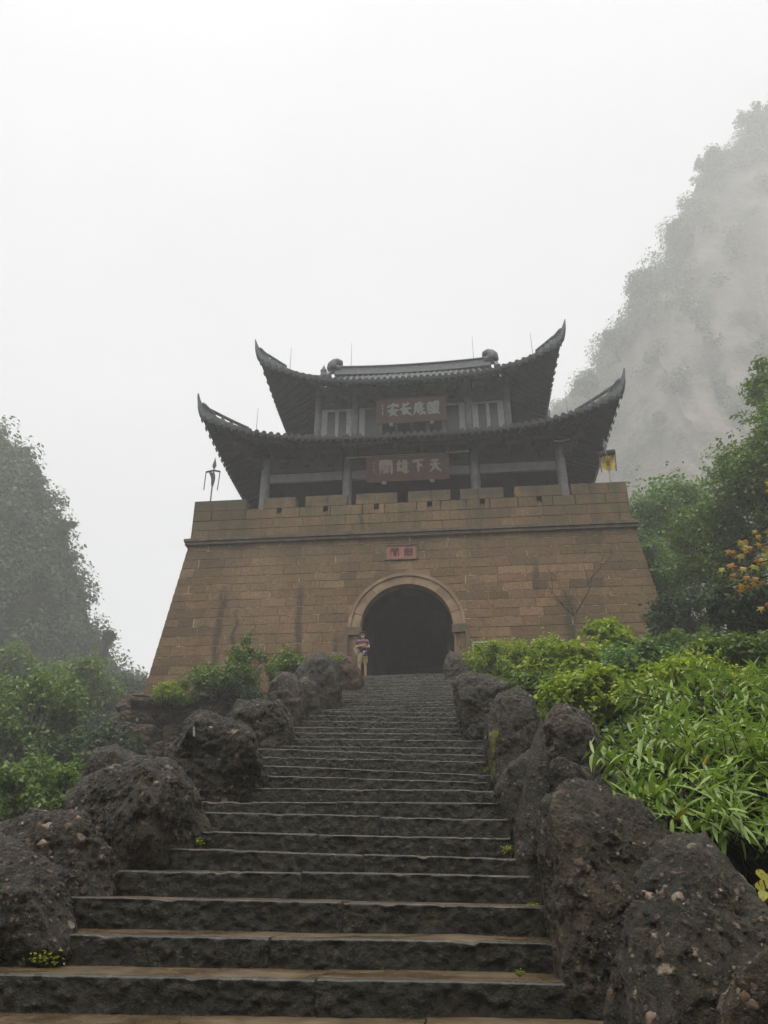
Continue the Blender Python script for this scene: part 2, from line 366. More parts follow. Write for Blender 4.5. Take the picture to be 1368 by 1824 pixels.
tag(add('ground', npmesh('ground', V, np.stack([a0, a0+1, a0+nx_+1, a0+nx_], 1)), None, M['ground'], True), kind='structure')

# ------------------------------------------------------------------ far mountains
def leaf_quads(C, size, up=.4, aspect=1.7, seed=0, norm=None, fold=.15):
    """rhombic leaf faces round the centres C (n,3); size (n,)"""
    r = np.random.default_rng(seed); n = len(C)
    N = r.normal(size=(n, 3)); N /= np.linalg.norm(N, axis=1, keepdims=True)
    N[:,2] = np.abs(N[:,2]); N = N+np.array([0, 0, up])
    if norm is not None: N = N+norm
    N /= np.linalg.norm(N, axis=1, keepdims=True)
    T = np.cross(N, r.normal(size=(n, 3))); T /= np.linalg.norm(T, axis=1, keepdims=True); B = np.cross(N, T)
    s = np.asarray(size)[:,None]; w = s/aspect
    V = np.stack([C-T*s*.5, C+B*w*.5+N*w*fold, C+T*s*.5-N*s*.1, C-B*w*.5+N*w*fold], 1).reshape(-1, 3)
    F = np.arange(4*n).reshape(n, 4)
    return V, F
def mountain(name, ridge, Yr, base_dy, base_z, back_dy, mat, amp, seed, bulge=.25):
    rp = [at(x, y, Yr+dy) for x, y, dy in ridge]
    # dense ridge
    t = np.linspace(0, len(rp)-1, 150); k = np.clip(t.astype(int), 0, len(rp)-2); f = (t-k)[:,None]
    A = np.array([list(p) for p in rp]); Rg = A[k]*(1-f)+A[k+1]*f
    Rg = Rg+np.stack([0*t, fbm(np.stack([t*.3, 0*t+seed, 0*t], 1))*6, fbm(np.stack([t*.5, 0*t+seed+9, 0*t], 1))*amp*.5], 1)
    rows = []
    m = 70
    for j in range(m):
        v = j/(m-1)
        p = Rg.copy(); p[:,2] = Rg[:,2]*(1-v)+base_z*v
        p[:,1] = Rg[:,1]-base_dy*(v**1.3)-bulge*base_dy*math.sin(math.pi*v)
        rows.append(p)
    back = []
    for v in (.25, .6, 1.):
        p = Rg.copy(); p[:,1] = Rg[:,1]+back_dy*v; p[:,0] = CAM.x+(Rg[:,0]-CAM.x)*p[:,1]/Rg[:,1]*(1+.08*v); p[:,2] = Rg[:,2]*(1-v*v)+base_z*v*v; back.append(p)
    G = np.stack(back[::-1]+rows); nr, nc, _ = G.shape
    Vv = G.reshape(-1, 3); d = fbm(Vv*.05+seed, 5, True)*amp+fbm(Vv*.2+seed, 4)*amp*.3
    w = np.concatenate([np.zeros(3), np.clip(np.arange(nr-3)/10, 0.15, 1)]).repeat(nc)
    Vv = Vv.copy(); Vv[:,1] -= d*w; Vv[:,0] += .4*d*w
    i, j = np.meshgrid(np.arange(nr-1), np.arange(nc-1), indexing='ij'); a = (i*nc+j).ravel()
    o = add(name, npmesh(name, Vv, np.stack([a, a+nc, a+nc+1, a+1], 1)), None, mat, True)
    tag(o, kind='structure'); return o, Vv.reshape(nr, nc, 3)[3:]
LR = [(-420, 330, 10), (-250, 520, 5), (-110, 650, 0), (-20, 742, 0), (20, 792, 0), (48, 822, 0), (75, 872, 2), (100, 915, 4), (112, 950, 5), (125, 985, 6), (142, 1018, 8), (158, 1052, 10), (172, 1095, 12), (186, 1130, 14), (205, 1160, 16), (225, 1195, 20), (250, 1225, 24), (300, 1300, 30)]
mtn_l, LG = mountain('mountain', LR, 68, 26, -8, 60, M['cliff_dark'], 3.0, 3)
RR = [(930, 800, 25), (990, 733, 20), (1025, 700, 16), (1062, 668, 12), (1072, 612, 10), (1105, 590, 6), (1128, 552, 4), (1130, 520, 2), (1155, 485, 0), (1190, 470, 0), (1192, 410, 0), (1230, 352, 0), (1255, 285, 0), (1300, 262, 0), (1335, 225, 0), (1368, 195, 0), (1440, 130, 0), (1520, 110, 0), (1600, 170, 5), (1700, 300, 10)]
mtn_r, RG = mountain('cliff', RR, 148, 26, -6, 70, M['cliff_tan'], 5.0, 11, .1)
def far_foliage(name, label, G, n, size, wfun, mat, seed, spread=1.6):
    r = np.random.default_rng(seed); nr, nc, _ = G.shape
    out = []
    while sum(len(q) for q in out) < n:
        i = r.integers(0, nr, 4000); j = r.integers(0, nc, 4000); p = G[i, j]
        keep = r.random(4000) < wfun(i/nr, p); out.append(p[keep])
    C = np.concatenate(out)[:n]
    # gather into crowns
    cid = r.integers(0, n//170, n); q = r.normal(size=(n, 3)); q /= np.linalg.norm(q, axis=1, keepdims=True); cr = r.uniform(.6, 1.5, n//170)[cid][:,None]; C = C[cid]+q*r.random(n)[:,None]**.5*spread*cr*np.array([1, .9, .85])+np.array([0, -1.0, .6])
    Vq, F = leaf_quads(C, r.uniform(.6, 1.5, n)*size, .5, 1.4, seed, q*1.5)
    o = add(name, npmesh(name, Vq, F), None, mat); tag(o, label, 'forest', kind='stuff'); return o
far_foliage('hillside_forest', 'misty green woodland covering the dark slope beside the gate', LG, 120000, .42, lambda v, p: np.clip(.35+.65*(fbm(p*.06+5) > -.12), 0, 1)*np.where(v < .05, 1.6, 1), M['leaf_far'], 21, 1.8)
far_foliage('cliff_top_forest', 'fogged scrub and trees along the edge of the pale cliff', RG, 90000, .60, lambda v, p: np.where(v < .06, 1.0, np.where(v < .2, .22, .035))+.5*(v > .72), M['leaf_far'], 22, 2.9)

# ------------------------------------------------------------------ trees
def crown_leaves(c, rad, n, size, seed, nclump=None, top=.25, mat=None, clump_r=.32):
    r = np.random.default_rng(seed); nclump = nclump or max(10, n//260)
    d = r.normal(size=(nclump, 3)); d /= np.linalg.norm(d, axis=1, keepdims=True)
    rr = r.uniform(.25, 1.0, nclump)**.6*.85
    cc = np.array(c)+d*rr[:,None]*np.array(rad)
    k = r.integers(0, nclump, n); q = r.normal(size=(n, 3)); q /= np.linalg.norm(q, axis=1, keepdims=True)
    cr = (clump_r*np.mean(rad)*r.uniform(.6, 1.35, nclump))[k][:,None]
    rad_in = r.random(n)[:,None]**.55
    C = cc[k]+q*rad_in*cr*np.array([1.05, 1.05, .95])
    # loose sprigs beyond the clumps
    ns = max(4, n//70); m_ = min(n//6, ns*7); sd_ = r.normal(size=(ns, 3)); sd_ /= np.linalg.norm(sd_, axis=1, keepdims=True); sd_[:,2] = np.abs(sd_[:,2])*.9+.1*sd_[:,2]; kk_ = r.integers(0, nclump, ns); j_ = r.integers(0, ns, m_)
    C[:m_] = cc[kk_[j_]]+sd_[j_]*(clump_r*np.mean(rad)*r.uniform(.8, 1.75, m_))[:,None]+r.normal(size=(m_, 3))*size*.35
    Vq, F = leaf_quads(C, r.uniform(.65, 1.35, n)*size, top, 1.8, seed+1, q*.7)
    return Vq, F, cc
def tree(name, label, base, c, rad, n, size, mat, seed, group=None, trunk_r=.16, cat='tree', nclump=None, clump_r=.30):
    base = Vector(base); c = Vector(c); t = empty(name, base, label, cat, group)
    Vq, F, cc = crown_leaves(c, rad, n, size, seed, nclump, clump_r=clump_r)
    add('crown', npmesh('crown', Vq, F), t, mat)
    r = random.Random(seed); mb = MB()
    top = c+Vector((0, 0, rad[2]*.35)); pts = []
    for i in range(7):
        f = i/6; p = base.lerp(top, f)+Vector((r.uniform(-1, 1), r.uniform(-1, 1), 0))*.12*rad[0]*math.sin(math.pi*f); pts.append(p)
    pts[0] = base-Vector((0, 0, .3))
    mb.tube(pts, [trunk_r*(1.25-1.0*i/6) for i in range(7)], 8); mb.build('trunk', M['bark'], t, True)
    lb = MB()
    for p in cc[:: max(1, len(cc)//16)]:
        p = Vector(p); f = min(.95, max(.3, (p.z-base.z)/(top.z-base.z)*.75)); i = int(f*6); s = pts[i].lerp(pts[min(6, i+1)], f*6-i)
        mid = s.lerp(p, .5)+Vector((0, 0, -.05*(p-s).length)); lb.tube([s, mid, p], [trunk_r*.4, trunk_r*.25, trunk_r*.08], 6)
    lb.build('limb', M['bark'], t, True)
    return t
def px_tree(name, label, x, y, Y, rx, ry, n, size, mat, seed, group=None, depth=None, trunk_r=.16, cat='tree', nclump=None, clump_r=.30):
    c = at(x, y, Y); k = mpp(c); rad = (rx*k, (depth or (rx+ry)/2*k), ry*k)
    return tree(name, label, ground_pt(c.x, c.y), c, rad, n, size, mat, seed, group, trunk_r, cat, nclump, clump_r)

# ------------------------------------------------------------------ gate wall
BAT = .10; HWT = 9.40; ZC = 14.83          # batter, half width and height of the moulding
YT = 28.72                                  # wall face under the moulding
def wall_y(z): return YT-BAT*(ZC-z)
def wall_hw(z): return HWT+.125*(ZC-z)
ZB = 7.6; AR, AO, AZ = 1.82, 2.30, 10.8     # wall foot, arch radius, ring radius, springing height
wall = empty('gate_wall', (0, YT, ZB), 'battered brown sandstone gate wall with a round arched passage and crenellated top', 'wall')
# backing behind the blocks, with the arch left open
mb = MB(); D0 = .007
def wp(x, z, d=0): return (x, wall_y(z)+d, z)
xs_out = lambda z: wall_hw(z)-.02
zs = np.linspace(ZB, ZC, 37)
for z0, z1 in zip(zs[:-1], zs[1:]):
    def half(z):
        if z <= AZ: return AR+.1
        q = (AR+.1)**2-(z-AZ)**2; return math.sqrt(q) if q > 0 else 0
    h0, h1 = half(z0), half(z1)
    for s in (-1, 1):
        v = [wp(s*h0, z0, D0), wp(s*xs_out(z0), z0, D0), wp(s*xs_out(z1), z1, D0), wp(s*h1, z1, D0)]
        mb.raw(v, [(0, 1, 2, 3) if s > 0 else (3, 2, 1, 0)])
mb.build('mortar_bed', M['mortar'], wall)
# body: sides, back and the platform top
mb = MB(); YB = 41.5
for s in (-1, 1):
    mb.raw([(s*(wall_hw(ZB)-.02), wall_y(ZB)+D0, ZB), (s*(wall_hw(ZB)-.02), YB, ZB), (s*(HWT-.02), YB, ZC), (s*(HWT-.02), YT+D0, ZC)], [(0, 1, 2, 3) if s > 0 else (3, 2, 1, 0)])
mb.raw([(-10.2, YB, ZB), (10.2, YB, ZB), (HWT, YB, ZC), (-HWT, YB, ZC)], [(1, 0, 3, 2)])
mb.build('wall_body', M['block'], wall)
MB().span((-HWT+.05, YT+.1, ZC), (HWT-.05, YB-.05, ZC+.17)).build('platform', M['mould'], wall)
# stone blocks
def block_mesh(poly, off, name='stone_block', dep=.34):
    poly = [(max(-wall_hw(z), min(wall_hw(z), x)) if abs(x) > 8.9 else x, z) for x, z in poly]
    """poly: (x,z) outline on the battered face, counter-clockwise seen from the front"""
    n = len(poly); cx = sum(p[0] for p in poly)/n; cz = sum(p[1] for p in poly)/n; ch = .014
    fr, md, bk = [], [], []
    for x, z in poly:
        dx, dz = x-cx, z-cz; L = math.hypot(dx, dz)+1e-6; q = ch*1.4/L
        fr.append((x-dx*q, wall_y(z)-off, z-dz*q)); md.append((x, wall_y(z)-off+ch, z)); bk.append((x, wall_y(z)+dep, z))
    f = [tuple(range(n))]
    for i in range(n):
        j = (i+1) % n; f += [(i, n+i, n+j, j), (n+i, 2*n+i, 2*n+j, n+j)]
    me = bpy.data.meshes.new(name); me.from_pydata(fr+md+bk, [], f); me.update(); return me
rw = random.Random(4); J = .014; blocks = []
def arch_r_at(z): return 0 if z <= AZ else 0
def make_course(z0, z1, lo, hi, sub=True):
    x = lo
    while x < hi-.05:
        w = rw.choice([.62, .78, .9, 1.0, 1.12, 1.25, 1.45])*rw.uniform(.9, 1.1)
        if hi-(x+w) < .45: w = hi-x
        x0, x1 = x+J, x+w-J; x += w
        yield x0, x1
RM = (AR+AO)/2
z = ZB; crs = []
while z < ZC-.06:
    h = rw.uniform(.35, .43)
    if ZC-(z+h) < .25: h = ZC-z
    crs.append((z, min(z+h, ZC))); z += h
for z0, z1 in crs:
    hw = wall_hw(z0)
    for x0, x1 in make_course(z0, z1, -hw, hw):
        a, b = z0+J, z1-J
        def low(x):
            if abs(x) >= RM: return a
            q = math.sqrt(RM*RM-x*x)+AZ
            return max(a, q)
        # below the springing the doorway simply cuts the course
        if a < AZ:
            if x1 > -RM and x0 < -RM: x1 = -RM
            if x0 < RM and x1 > RM and x0 > -RM: x0 = RM
            if x0 >= -RM-1e-6 and x1 <= RM+1e-6:
                continue
            if x0 < -RM and x1 > RM: continue
            if x1-x0 < .12: continue
            poly = [(x0, a), (x1, a), (x1, b), (x0, b)]
        else:
            n = 9; xs = [x0+(x1-x0)*i/(n-1) for i in range(n)]
            if all(low(q) >= b-.03 for q in xs): continue
            if all(low(q) <= a+1e-6 for q in xs): poly = [(x0, a), (x1, a), (x1, b), (x0, b)]
            else:
                ok = [q for q in np.linspace(x0, x1, 25) if low(q) < b-.02]
                if ok[-1]-ok[0] < .1: continue
                xs = np.linspace(ok[0], ok[-1], 9); poly = [(float(q), min(low(q), b-.015)) for q in xs]+[(float(ok[-1]), b), (float(ok[0]), b)]
        # keep the small inscribed tablet free
        if a < 14.45 and b > 13.7 and x1 > -.85 and x0 < .5:
            if x0 < -.85: poly = [(x0, a), (-.85, a), (-.85, b), (x0, b)]
            elif x1 > .5: poly = [(.5, a), (x1, a), (x1, b), (.5, b)]
            else: continue
            if poly[1][0]-poly[0][0] < .1: continue
        blocks.append((poly, rw.uniform(-.002, .008)))
def shown(poly):
    cx = sum(p[0] for p in poly)/len(poly); cz = sum(p[1] for p in poly)/len(poly); w = poly[len(poly)//2][0]-poly[0][0]
    hid = (cx > 2.6 and cz < 9.6) or (cx < -2.4 and cz < 8.9+.12*max(0, cx+9))
    return (-1 if hid else 0)+max(p[0] for p in poly)-min(p[0] for p in poly)
blocks.sort(key=lambda q: -shown(q[0]))
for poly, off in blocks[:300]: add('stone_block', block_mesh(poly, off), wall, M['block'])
if len(blocks) > 300:
    mb = MB()
    for poly, off in blocks[300:]:
        me = block_mesh(poly, off); mb.raw([v.co for v in me.vertices], [tuple(p.vertices) for p in me.polygons]); bpy.data.meshes.remove(me)
    tag(mb.build('smaller_stone_blocks', M['block'], wall), kind='stuff')
# moulding: two thin courses with a groove
def ring_band(z0, z1, out, name):
    mb = MB(); x = HWT+out; y0 = YT-out
    mb.span((-x, y0, z0), (x, y0+out+.3, z1))
    for s in (-1, 1): mb.span((min(s*x, s*(HWT-.2)), y0+out+.302, z0), (max(s*x, s*(HWT-.2)), YB, z1))
    mb.build(name, M['mould'], wall)
ring_band(ZC, ZC+.10, .12, 'moulding'); ring_band(ZC+.10, ZC+.15, .06, 'moulding'); ring_band(ZC+.15, ZC+.27, .17, 'moulding')
# parapet
ZP0, ZP1, ZM = ZC+.27, 16.50, 17.02; PF = 28.78; PT = .55
def pbox(x0, x1, z0, z1, name='parapet_block', y0=None, y1=None, off=0):
    y0 = (PF if y0 is None else y0)-off; y1 = PF+PT if y1 is None else y1; c = .014
    v = [(x0+c, y0, z0+c), (x1-c, y0, z0+c), (x1-c, y0, z1-c), (x0+c, y0, z1-c), (x0, y0+c, z0), (x1, y0+c, z0), (x1, y0+c, z1), (x0, y0+c, z1), (x0, y1, z0), (x1, y1, z0), (x1, y1, z1), (x0, y1, z1)]
    f = [(0, 1, 2, 3)]+[(i, 4+i, 4+(i+1) % 4, (i+1) % 4) for i in range(4)]+[(4+i, 8+i, 8+(i+1) % 4, 4+(i+1) % 4) for i in range(4)]+[(11, 10, 9, 8)]
    me = bpy.data.meshes.new(name); me.from_pydata(v, [], f); me.update(); return add(name, me, wall, M['block'])
def mx(xp): return at(xp, 890, PF).x
mer = [(343, 439), (470, 527), (544, 618), (634, 707), (727, 803), (820, 898), (918, 1003), (1020, 1118)]
mer = [(mx(a), mx(b)) for a, b in mer]; mer[0] = (-HWT+.02, mer[0][1]); mer[-1] = (mer[-1][0], HWT-.02)
holes = [(a+b)/2 for a, b in mer[1:-1]]
zz = [ZP0, ZP0+.46, ZP0+.92, ZP1]
for k in range(3):
    x = -HWT+.02; cut = sorted(holes) if k == 2 else []
    for a, b in make_course(0, 0, -HWT+.02, HWT-.02):
        seg = [(a, b)]
        for hx in cut:
            ns = []
            for p, q in seg:
                if q <= hx-.11 or p >= hx+.11: ns.append((p, q))
                else:
                    if hx-.11-p > .05: ns.append((p, hx-.11))
                    if q-hx-.11 > .05: ns.append((hx+.11, q))
            seg = ns
        for p, q in seg: pbox(p, q, zz[k]+.008, zz[k+1]-.008, off=rw.uniform(0, .012))
for hx in holes: pbox(hx-.10, hx+.10, zz[2]+.008, zz[2]+.2)
MB().span((-HWT+.05, PF+.03, ZP0), (HWT-.05, PF+PT-.03, zz[2])).span((-HWT+.05, PF+.34, zz[2]), (HWT-.05, PF+PT-.03, ZP1-.02)).build('parapet_core', M['mortar'], wall)
for i, (a, b) in enumerate(mer):
    if i in (0, 7):
        n = 3; e = [a+(b-a)*k/n for k in range(n+1)]
        for p, q in zip(e[:-1], e[1:]): pbox(p+.004, q-.004, ZP1+.004, ZM, 'merlon_block')
    else:
        c = a+(b-a)*rw.uniform(.35, .6); pbox(a, c-.006, ZP1+.004, ZM, 'merlon_block'); pbox(c+.006, b, ZP1+.004, ZM, 'merlon_block')
# side parapets
for s in (-1, 1):
    x0, x1 = (HWT-.55, HWT-.02) if s > 0 else (-HWT+.02, -HWT+.55)
    for k in range(14):
        y = PF+PT+.01+k*.87
        for q in range(3): pbox(x0, x1, zz[q]+.006, zz[q+1]-.006, 'side_parapet_block', y, y+.855)
        if k % 3 != 2: pbox(x0, x1, ZP1+.004, ZM, 'side_merlon_block', y, y+.855)
# arch ring of voussoirs, outer hood, imposts and jambs
def voussoir(a0, a1, r0, r1, yf, yb, name, mat):
    n = 4; v = []; f = []
    for y in (yf, yb):
        for r in (r0, r1):
            for i in range(n+1):
                a = a0+(a1-a0)*i/n; zz_ = AZ+r*math.sin(a); v.append((r*math.cos(a), wall_y(zz_)+y, zz_))
    k = n+1
    for i in range(n):
        f += [(i, k+i, k+i+1, i+1), (2*k+i+1, 3*k+i+1, 3*k+i, 2*k+i), (i+1, 2*k+i+1, 2*k+i, i), (k+i, 3*k+i, 3*k+i+1, k+i+1)]
    f += [(0, 2*k, 3*k, k), (n, k+n, 3*k+n, 2*k+n)]
    me = bpy.data.meshes.new(name); me.from_pydata(v, [], f); me.update(); return add(name, me, wall, mat)
NV = 11; gap = .004
for i in range(NV): voussoir(math.pi*i/NV+gap, math.pi*(i+1)/NV-gap, AR, AO-.12, -.035-.012*(i % 2), .55, 'voussoir', M['arch'])
NH = 9
for i in range(NH): voussoir(math.pi*i/NH+.002, math.pi*(i+1)/NH-.002, AO-.115, AO+.02, -.09, .2, 'hood_stone', M['arch'])
for s in (-1, 1):
    def sx(a, b): return (min(s*a, s*b), max(s*a, s*b))
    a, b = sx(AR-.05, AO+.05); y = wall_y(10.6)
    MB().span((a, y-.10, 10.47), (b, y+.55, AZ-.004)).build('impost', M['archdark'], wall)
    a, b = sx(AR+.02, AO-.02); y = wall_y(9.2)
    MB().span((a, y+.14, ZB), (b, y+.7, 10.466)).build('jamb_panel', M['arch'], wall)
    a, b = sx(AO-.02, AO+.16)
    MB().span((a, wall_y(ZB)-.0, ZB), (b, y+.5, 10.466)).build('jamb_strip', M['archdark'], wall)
# passage
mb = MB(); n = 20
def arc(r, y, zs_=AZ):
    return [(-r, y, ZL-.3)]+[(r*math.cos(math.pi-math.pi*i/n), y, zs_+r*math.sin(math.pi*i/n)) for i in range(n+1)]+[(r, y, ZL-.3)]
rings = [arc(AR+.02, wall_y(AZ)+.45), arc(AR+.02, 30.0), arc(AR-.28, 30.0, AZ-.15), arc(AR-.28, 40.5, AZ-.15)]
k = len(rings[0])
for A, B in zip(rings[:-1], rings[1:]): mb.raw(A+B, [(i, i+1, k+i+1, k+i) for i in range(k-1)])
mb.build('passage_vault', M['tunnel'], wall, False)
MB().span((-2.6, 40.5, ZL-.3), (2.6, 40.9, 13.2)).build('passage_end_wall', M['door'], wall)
for s in (-1, 1):
    mb = MB(); a, b = sorted((s*.02, s*1.54)); mb.span((a, 36.0, ZL), (b, 36.12, 11.6))
    for q in range(4): mb.span((a+.05, 35.96, ZL+.3+q*.8), (b-.05, 36.0, ZL+.42+q*.8))
    mb.build('gate_leaf', M['door'], wall)
MB().span((-2.6, 26.95, ZL-.4), (2.6, 41, ZL)).build('threshold_paving', M['riser'], wall)

# brush lettering -------------------------------------------------------------
GATE_L = [[(.06, .96), (.07, .02)], [(.06, .95), (.42, .95), (.42, .66), (.08, .66)], [(.08, .8), (.42, .8)], [(.93, .96), (.92, .04), (.82, .1)], [(.93, .95), (.58, .95), (.58, .66), (.92, .66)], [(.58, .8), (.92, .8)]]
GLYPH = {
 'tian': [[(.18, .82), (.8, .86)], [(.08, .55), (.92, .6)], [(.5, .84), (.46, .5), (.3, .22), (.02, .02)], [(.5, .55), (.66, .26), (1.0, .02)]],
 'xia': [[(.05, .84), (.95, .92)], [(.5, .86), (.48, .45), (.5, .02)], [(.58, .62), (.82, .44)]],
 'xiong': [[(.0, .68), (.42, .74)], [(.25, .97), (.2, .6), (.02, .22)], [(.26, .5), (.13, .22), (.42, .26)], [(.34, .4), (.43, .12)], [(.62, .98), (.45, .55)], [(.56, .68), (.55, .02)], [(.73, .95), (.77, .8)], [(.56, .7), (.96, .76)], [(.56, .5), (.9, .54)], [(.56, .31), (.9, .34)], [(.54, .08), (1.0, .13)], [(.75, .74), (.75, .1)]],
 'guan': GATE_L+[[(.36, .58), (.26, .46), (.4, .44), (.26, .3)], [(.64, .58), (.56, .46), (.7, .44), (.56, .3)], [(.42, .34), (.4, .18), (.28, .04)], [(.6, .34), (.6, .04)], [(.26, .2), (.74, .22)]],
 'yan': [[(.04, .86), (.06, .1)], [(.04, .86), (.35, .88), (.34, .1)], [(.05, .62), (.34, .63)], [(.05, .37), (.34, .38)], [(.05, .12), (.34, .12)], [(.5, .92), (.86, .93), (.84, .52), (.5, .52)], [(.5, .72), (.84, .73)], [(.5, .92), (.5, .08), (.7, .2)], [(.9, .44), (.7, .32)], [(.6, .48), (.76, .2), (1., .02)]],
 'di': [[(.5, 1.), (.56, .9)], [(.12, .82), (.96, .86)], [(.2, .82), (.17, .4), (.0, .02)], [(.78, .74), (.4, .62)], [(.42, .64), (.4, .2), (.56, .26)], [(.4, .45), (.92, .49)], [(.6, .66), (.7, .26), (.96, .1), (.98, .22)], [(.54, .14), (.66, .02)]],
 'chang': [[(.76, .96), (.36, .74)], [(.02, .5), (.98, .57)], [(.32, .96), (.3, .12), (.54, .26)], [(.42, .52), (.62, .24), (1., .02)]],
 'an': [[(.48, 1.02), (.53, .9)], [(.1, .84), (.08, .66)], [(.1, .81), (.92, .84), (.82, .66)], [(.46, .72), (.26, .32), (.5, .2), (.84, .02)], [(.72, .56), (.56, .26), (.1, .02)], [(.0, .42), (1., .47)]],
 'jian': [[(.32, 1.), (.0, .7)], [(.32, 1.), (.62, .72)], [(.18, .7), (.46, .71)], [(.08, .6), (.28, .6), (.28, .45), (.08, .45), (.08, .6)], [(.36, .6), (.56, .6), (.56, .45), (.36, .45), (.36, .6)], [(.18, .4), (.0, .03)], [(.17, .25), (.3, .08)], [(.46, .4), (.32, .03)], [(.46, .25), (.62, .04)], [(.66, .82), (.97, .84), (.92, .08), (.8, .14)], [(.82, .82), (.76, .4), (.62, .08)], [(.64, .56), (.72, .44)]],
 'ge': GATE_L+[[(.5, .62), (.3, .4)], [(.42, .55), (.65, .55), (.3, .3)], [(.42, .48), (.74, .3)], [(.38, .27), (.62, .27), (.62, .08), (.38, .08), (.38, .27)]],
 'seal': [[(.5, 1.), (.45, .8)], [(.2, .85), (.8, .88)], [(.5, .75), (.5, .5)], [(.2, .62), (.8, .64)], [(.5, .45), (.2, .3), (.8, .28)], [(.5, .25), (.5, .0)]]}
def glyph(key, org, ex, ez, en, w, h, bw, name, mat, parent):
    """brush strokes on the plane org + ex*x + ez*z, standing 12 mm off along en"""
    mb = MB(); r = random.Random(hash(key) % 1000 if False else sum(map(ord, key)))
    for st in GLYPH[key]:
        pts = []
        for (x0, z0), (x1, z1) in zip(st[:-1], st[1:]):
            for i in range(4): pts.append((x0+(x1-x0)*i/4, z0+(z1-z0)*i/4))
        pts.append(st[-1]); n = len(pts); L = []; Rr = []
        for i, (x, zc) in enumerate(pts):
            a, b = pts[max(0, i-1)], pts[min(n-1, i+1)]; dx, dz = (b[0]-a[0])*w, (b[1]-a[1])*h; q = math.hypot(dx, dz)+1e-9
            f = i/(n-1); ww = bw*(.75+.45*math.sin(math.pi*min(1, f*1.15+.1)))*(1 if f < .8 else 1-.6*(f-.8)/.2)*r.uniform(.9, 1.1)/2
            px_, pz_ = x*w-w/2, zc*h-h/2
            L.append((px_-dz/q*ww, pz_+dx/q*ww)); Rr.append((px_+dz/q*ww, pz_-dx/q*ww))
        v = [Vector(org)+ex*p[0]+ez*p[1]+en*.014 for p in L+Rr]+[Vector(org)+ex*p[0]+ez*p[1]+en*.002 for p in L+Rr]
        f = []
        for i in range(n-1):
            f += [(i, n+i, n+i+1, i+1), (i, i+1, 2*n+i+1, 2*n+i), (n+i+1, n+i, 3*n+i, 3*n+i+1)]
        f += [(0, 2*n, 3*n, n), (n-1, 2*n-1, 4*n-1, 3*n-1)]
        mb.raw(v, f)
    return mb.build(name, mat, parent)
# tablet above the arch
tc = Vector((-.19, wall_y(14.1), 14.10)); tab = empty('inscribed_tablet', tc, 'small faded red stone tablet with two carved characters above the arch', 'tablet')
tz = Vector((0, BAT, 1)).normalized(); tx = Vector((1, 0, 0)); tn = tx.cross(tz)
rotT = Matrix((tx, -tn, tz)).transposed()
MB().box(tc+tn*-.03, (1.20, .1, .62), rotT).build('tablet_field', M['redstone'], tab)
for a, b, sx_, sz_ in ((-.64, 0, .08, .74), (.64, 0, .08, .74), (0, -.34, 1.2, .06), (0, .34, 1.2, .06)):
    MB().box(tc+tx*a+tz*b+tn*.0, (sx_, .12, sz_), rotT).build('tablet_rim', M['mould'], tab)
for key, cx in (('ge', -.27), ('jian', .29)): glyph(key, tc+tx*cx+tn*.021, tx, tz, tn, .36, .40, .045, 'character', M['inkred'], tab)

# ------------------------------------------------------------------ gate tower on the wall
HX, HY = .14, 34.6; ZF = ZC+.17
hall = empty('gate_tower', (HX, HY, ZF), 'two-storey timber gate tower with dark upswept tiled roofs on the stone wall', 'tower')
LO = dict(ax=9.1, ay=5.3, bx=5.15, by=1.75, z0=20.27, z1=22.45, L=1.2, o=.5, pw=3.6, vg=1.0)
UP = dict(ax=7.25, ay=3.3, bx=4.85, by=0.0, z0=24.93, z1=27.75, L=1.35, o=.45, pw=3.4, vg=.70)
def prof(v): return .5*v+.5*v*v
def ext(Rf, v):
    vg = Rf['vg']; hw = Rf['ax']-(Rf['ax']-Rf['bx'])*min(1, v/vg); hd = Rf['ay']+(Rf['by']-Rf['ay'])*v; return hw, hd
def rp(Rf, face, a, v, dz=0):
    vv = max(v, 0); hw, hd = ext(Rf, vv); e = (hw if face in 'FB' else hd); t = min(1, abs(a)/max(e, 1e-3)); w = t**Rf['pw']*(1-vv)**2
    s = 1 if a >= 0 else -1; out = (-v*Rf['ay']*1.0 if v < 0 else 0)
    if face in 'FB':
        x = a+s*Rf['o']*w; y = (hd+Rf['o']*w+out)*(-1 if face == 'F' else 1)
    else:
        y = a+s*Rf['o']*w; x = (hw+Rf['o']*w+out)*(-1 if face == 'L' else 1)
    return Vector((HX+x, HY+y, Rf['z0']+(Rf['z1']-Rf['z0'])*prof(vv)+Rf['L']*w-(.25*out)+dz))
def vmax(Rf, face, a):
    a = abs(a)
    if face in 'FB':
        return 1.0 if a <= Rf['bx'] else max(0, Rf['vg']*(Rf['ax']-a)/(Rf['ax']-Rf['bx']))
    hdg = ext(Rf, Rf['vg'])[1]
    return Rf['vg'] if a <= hdg else max(0, (Rf['ay']-a)/(Rf['ay']-Rf['by']))
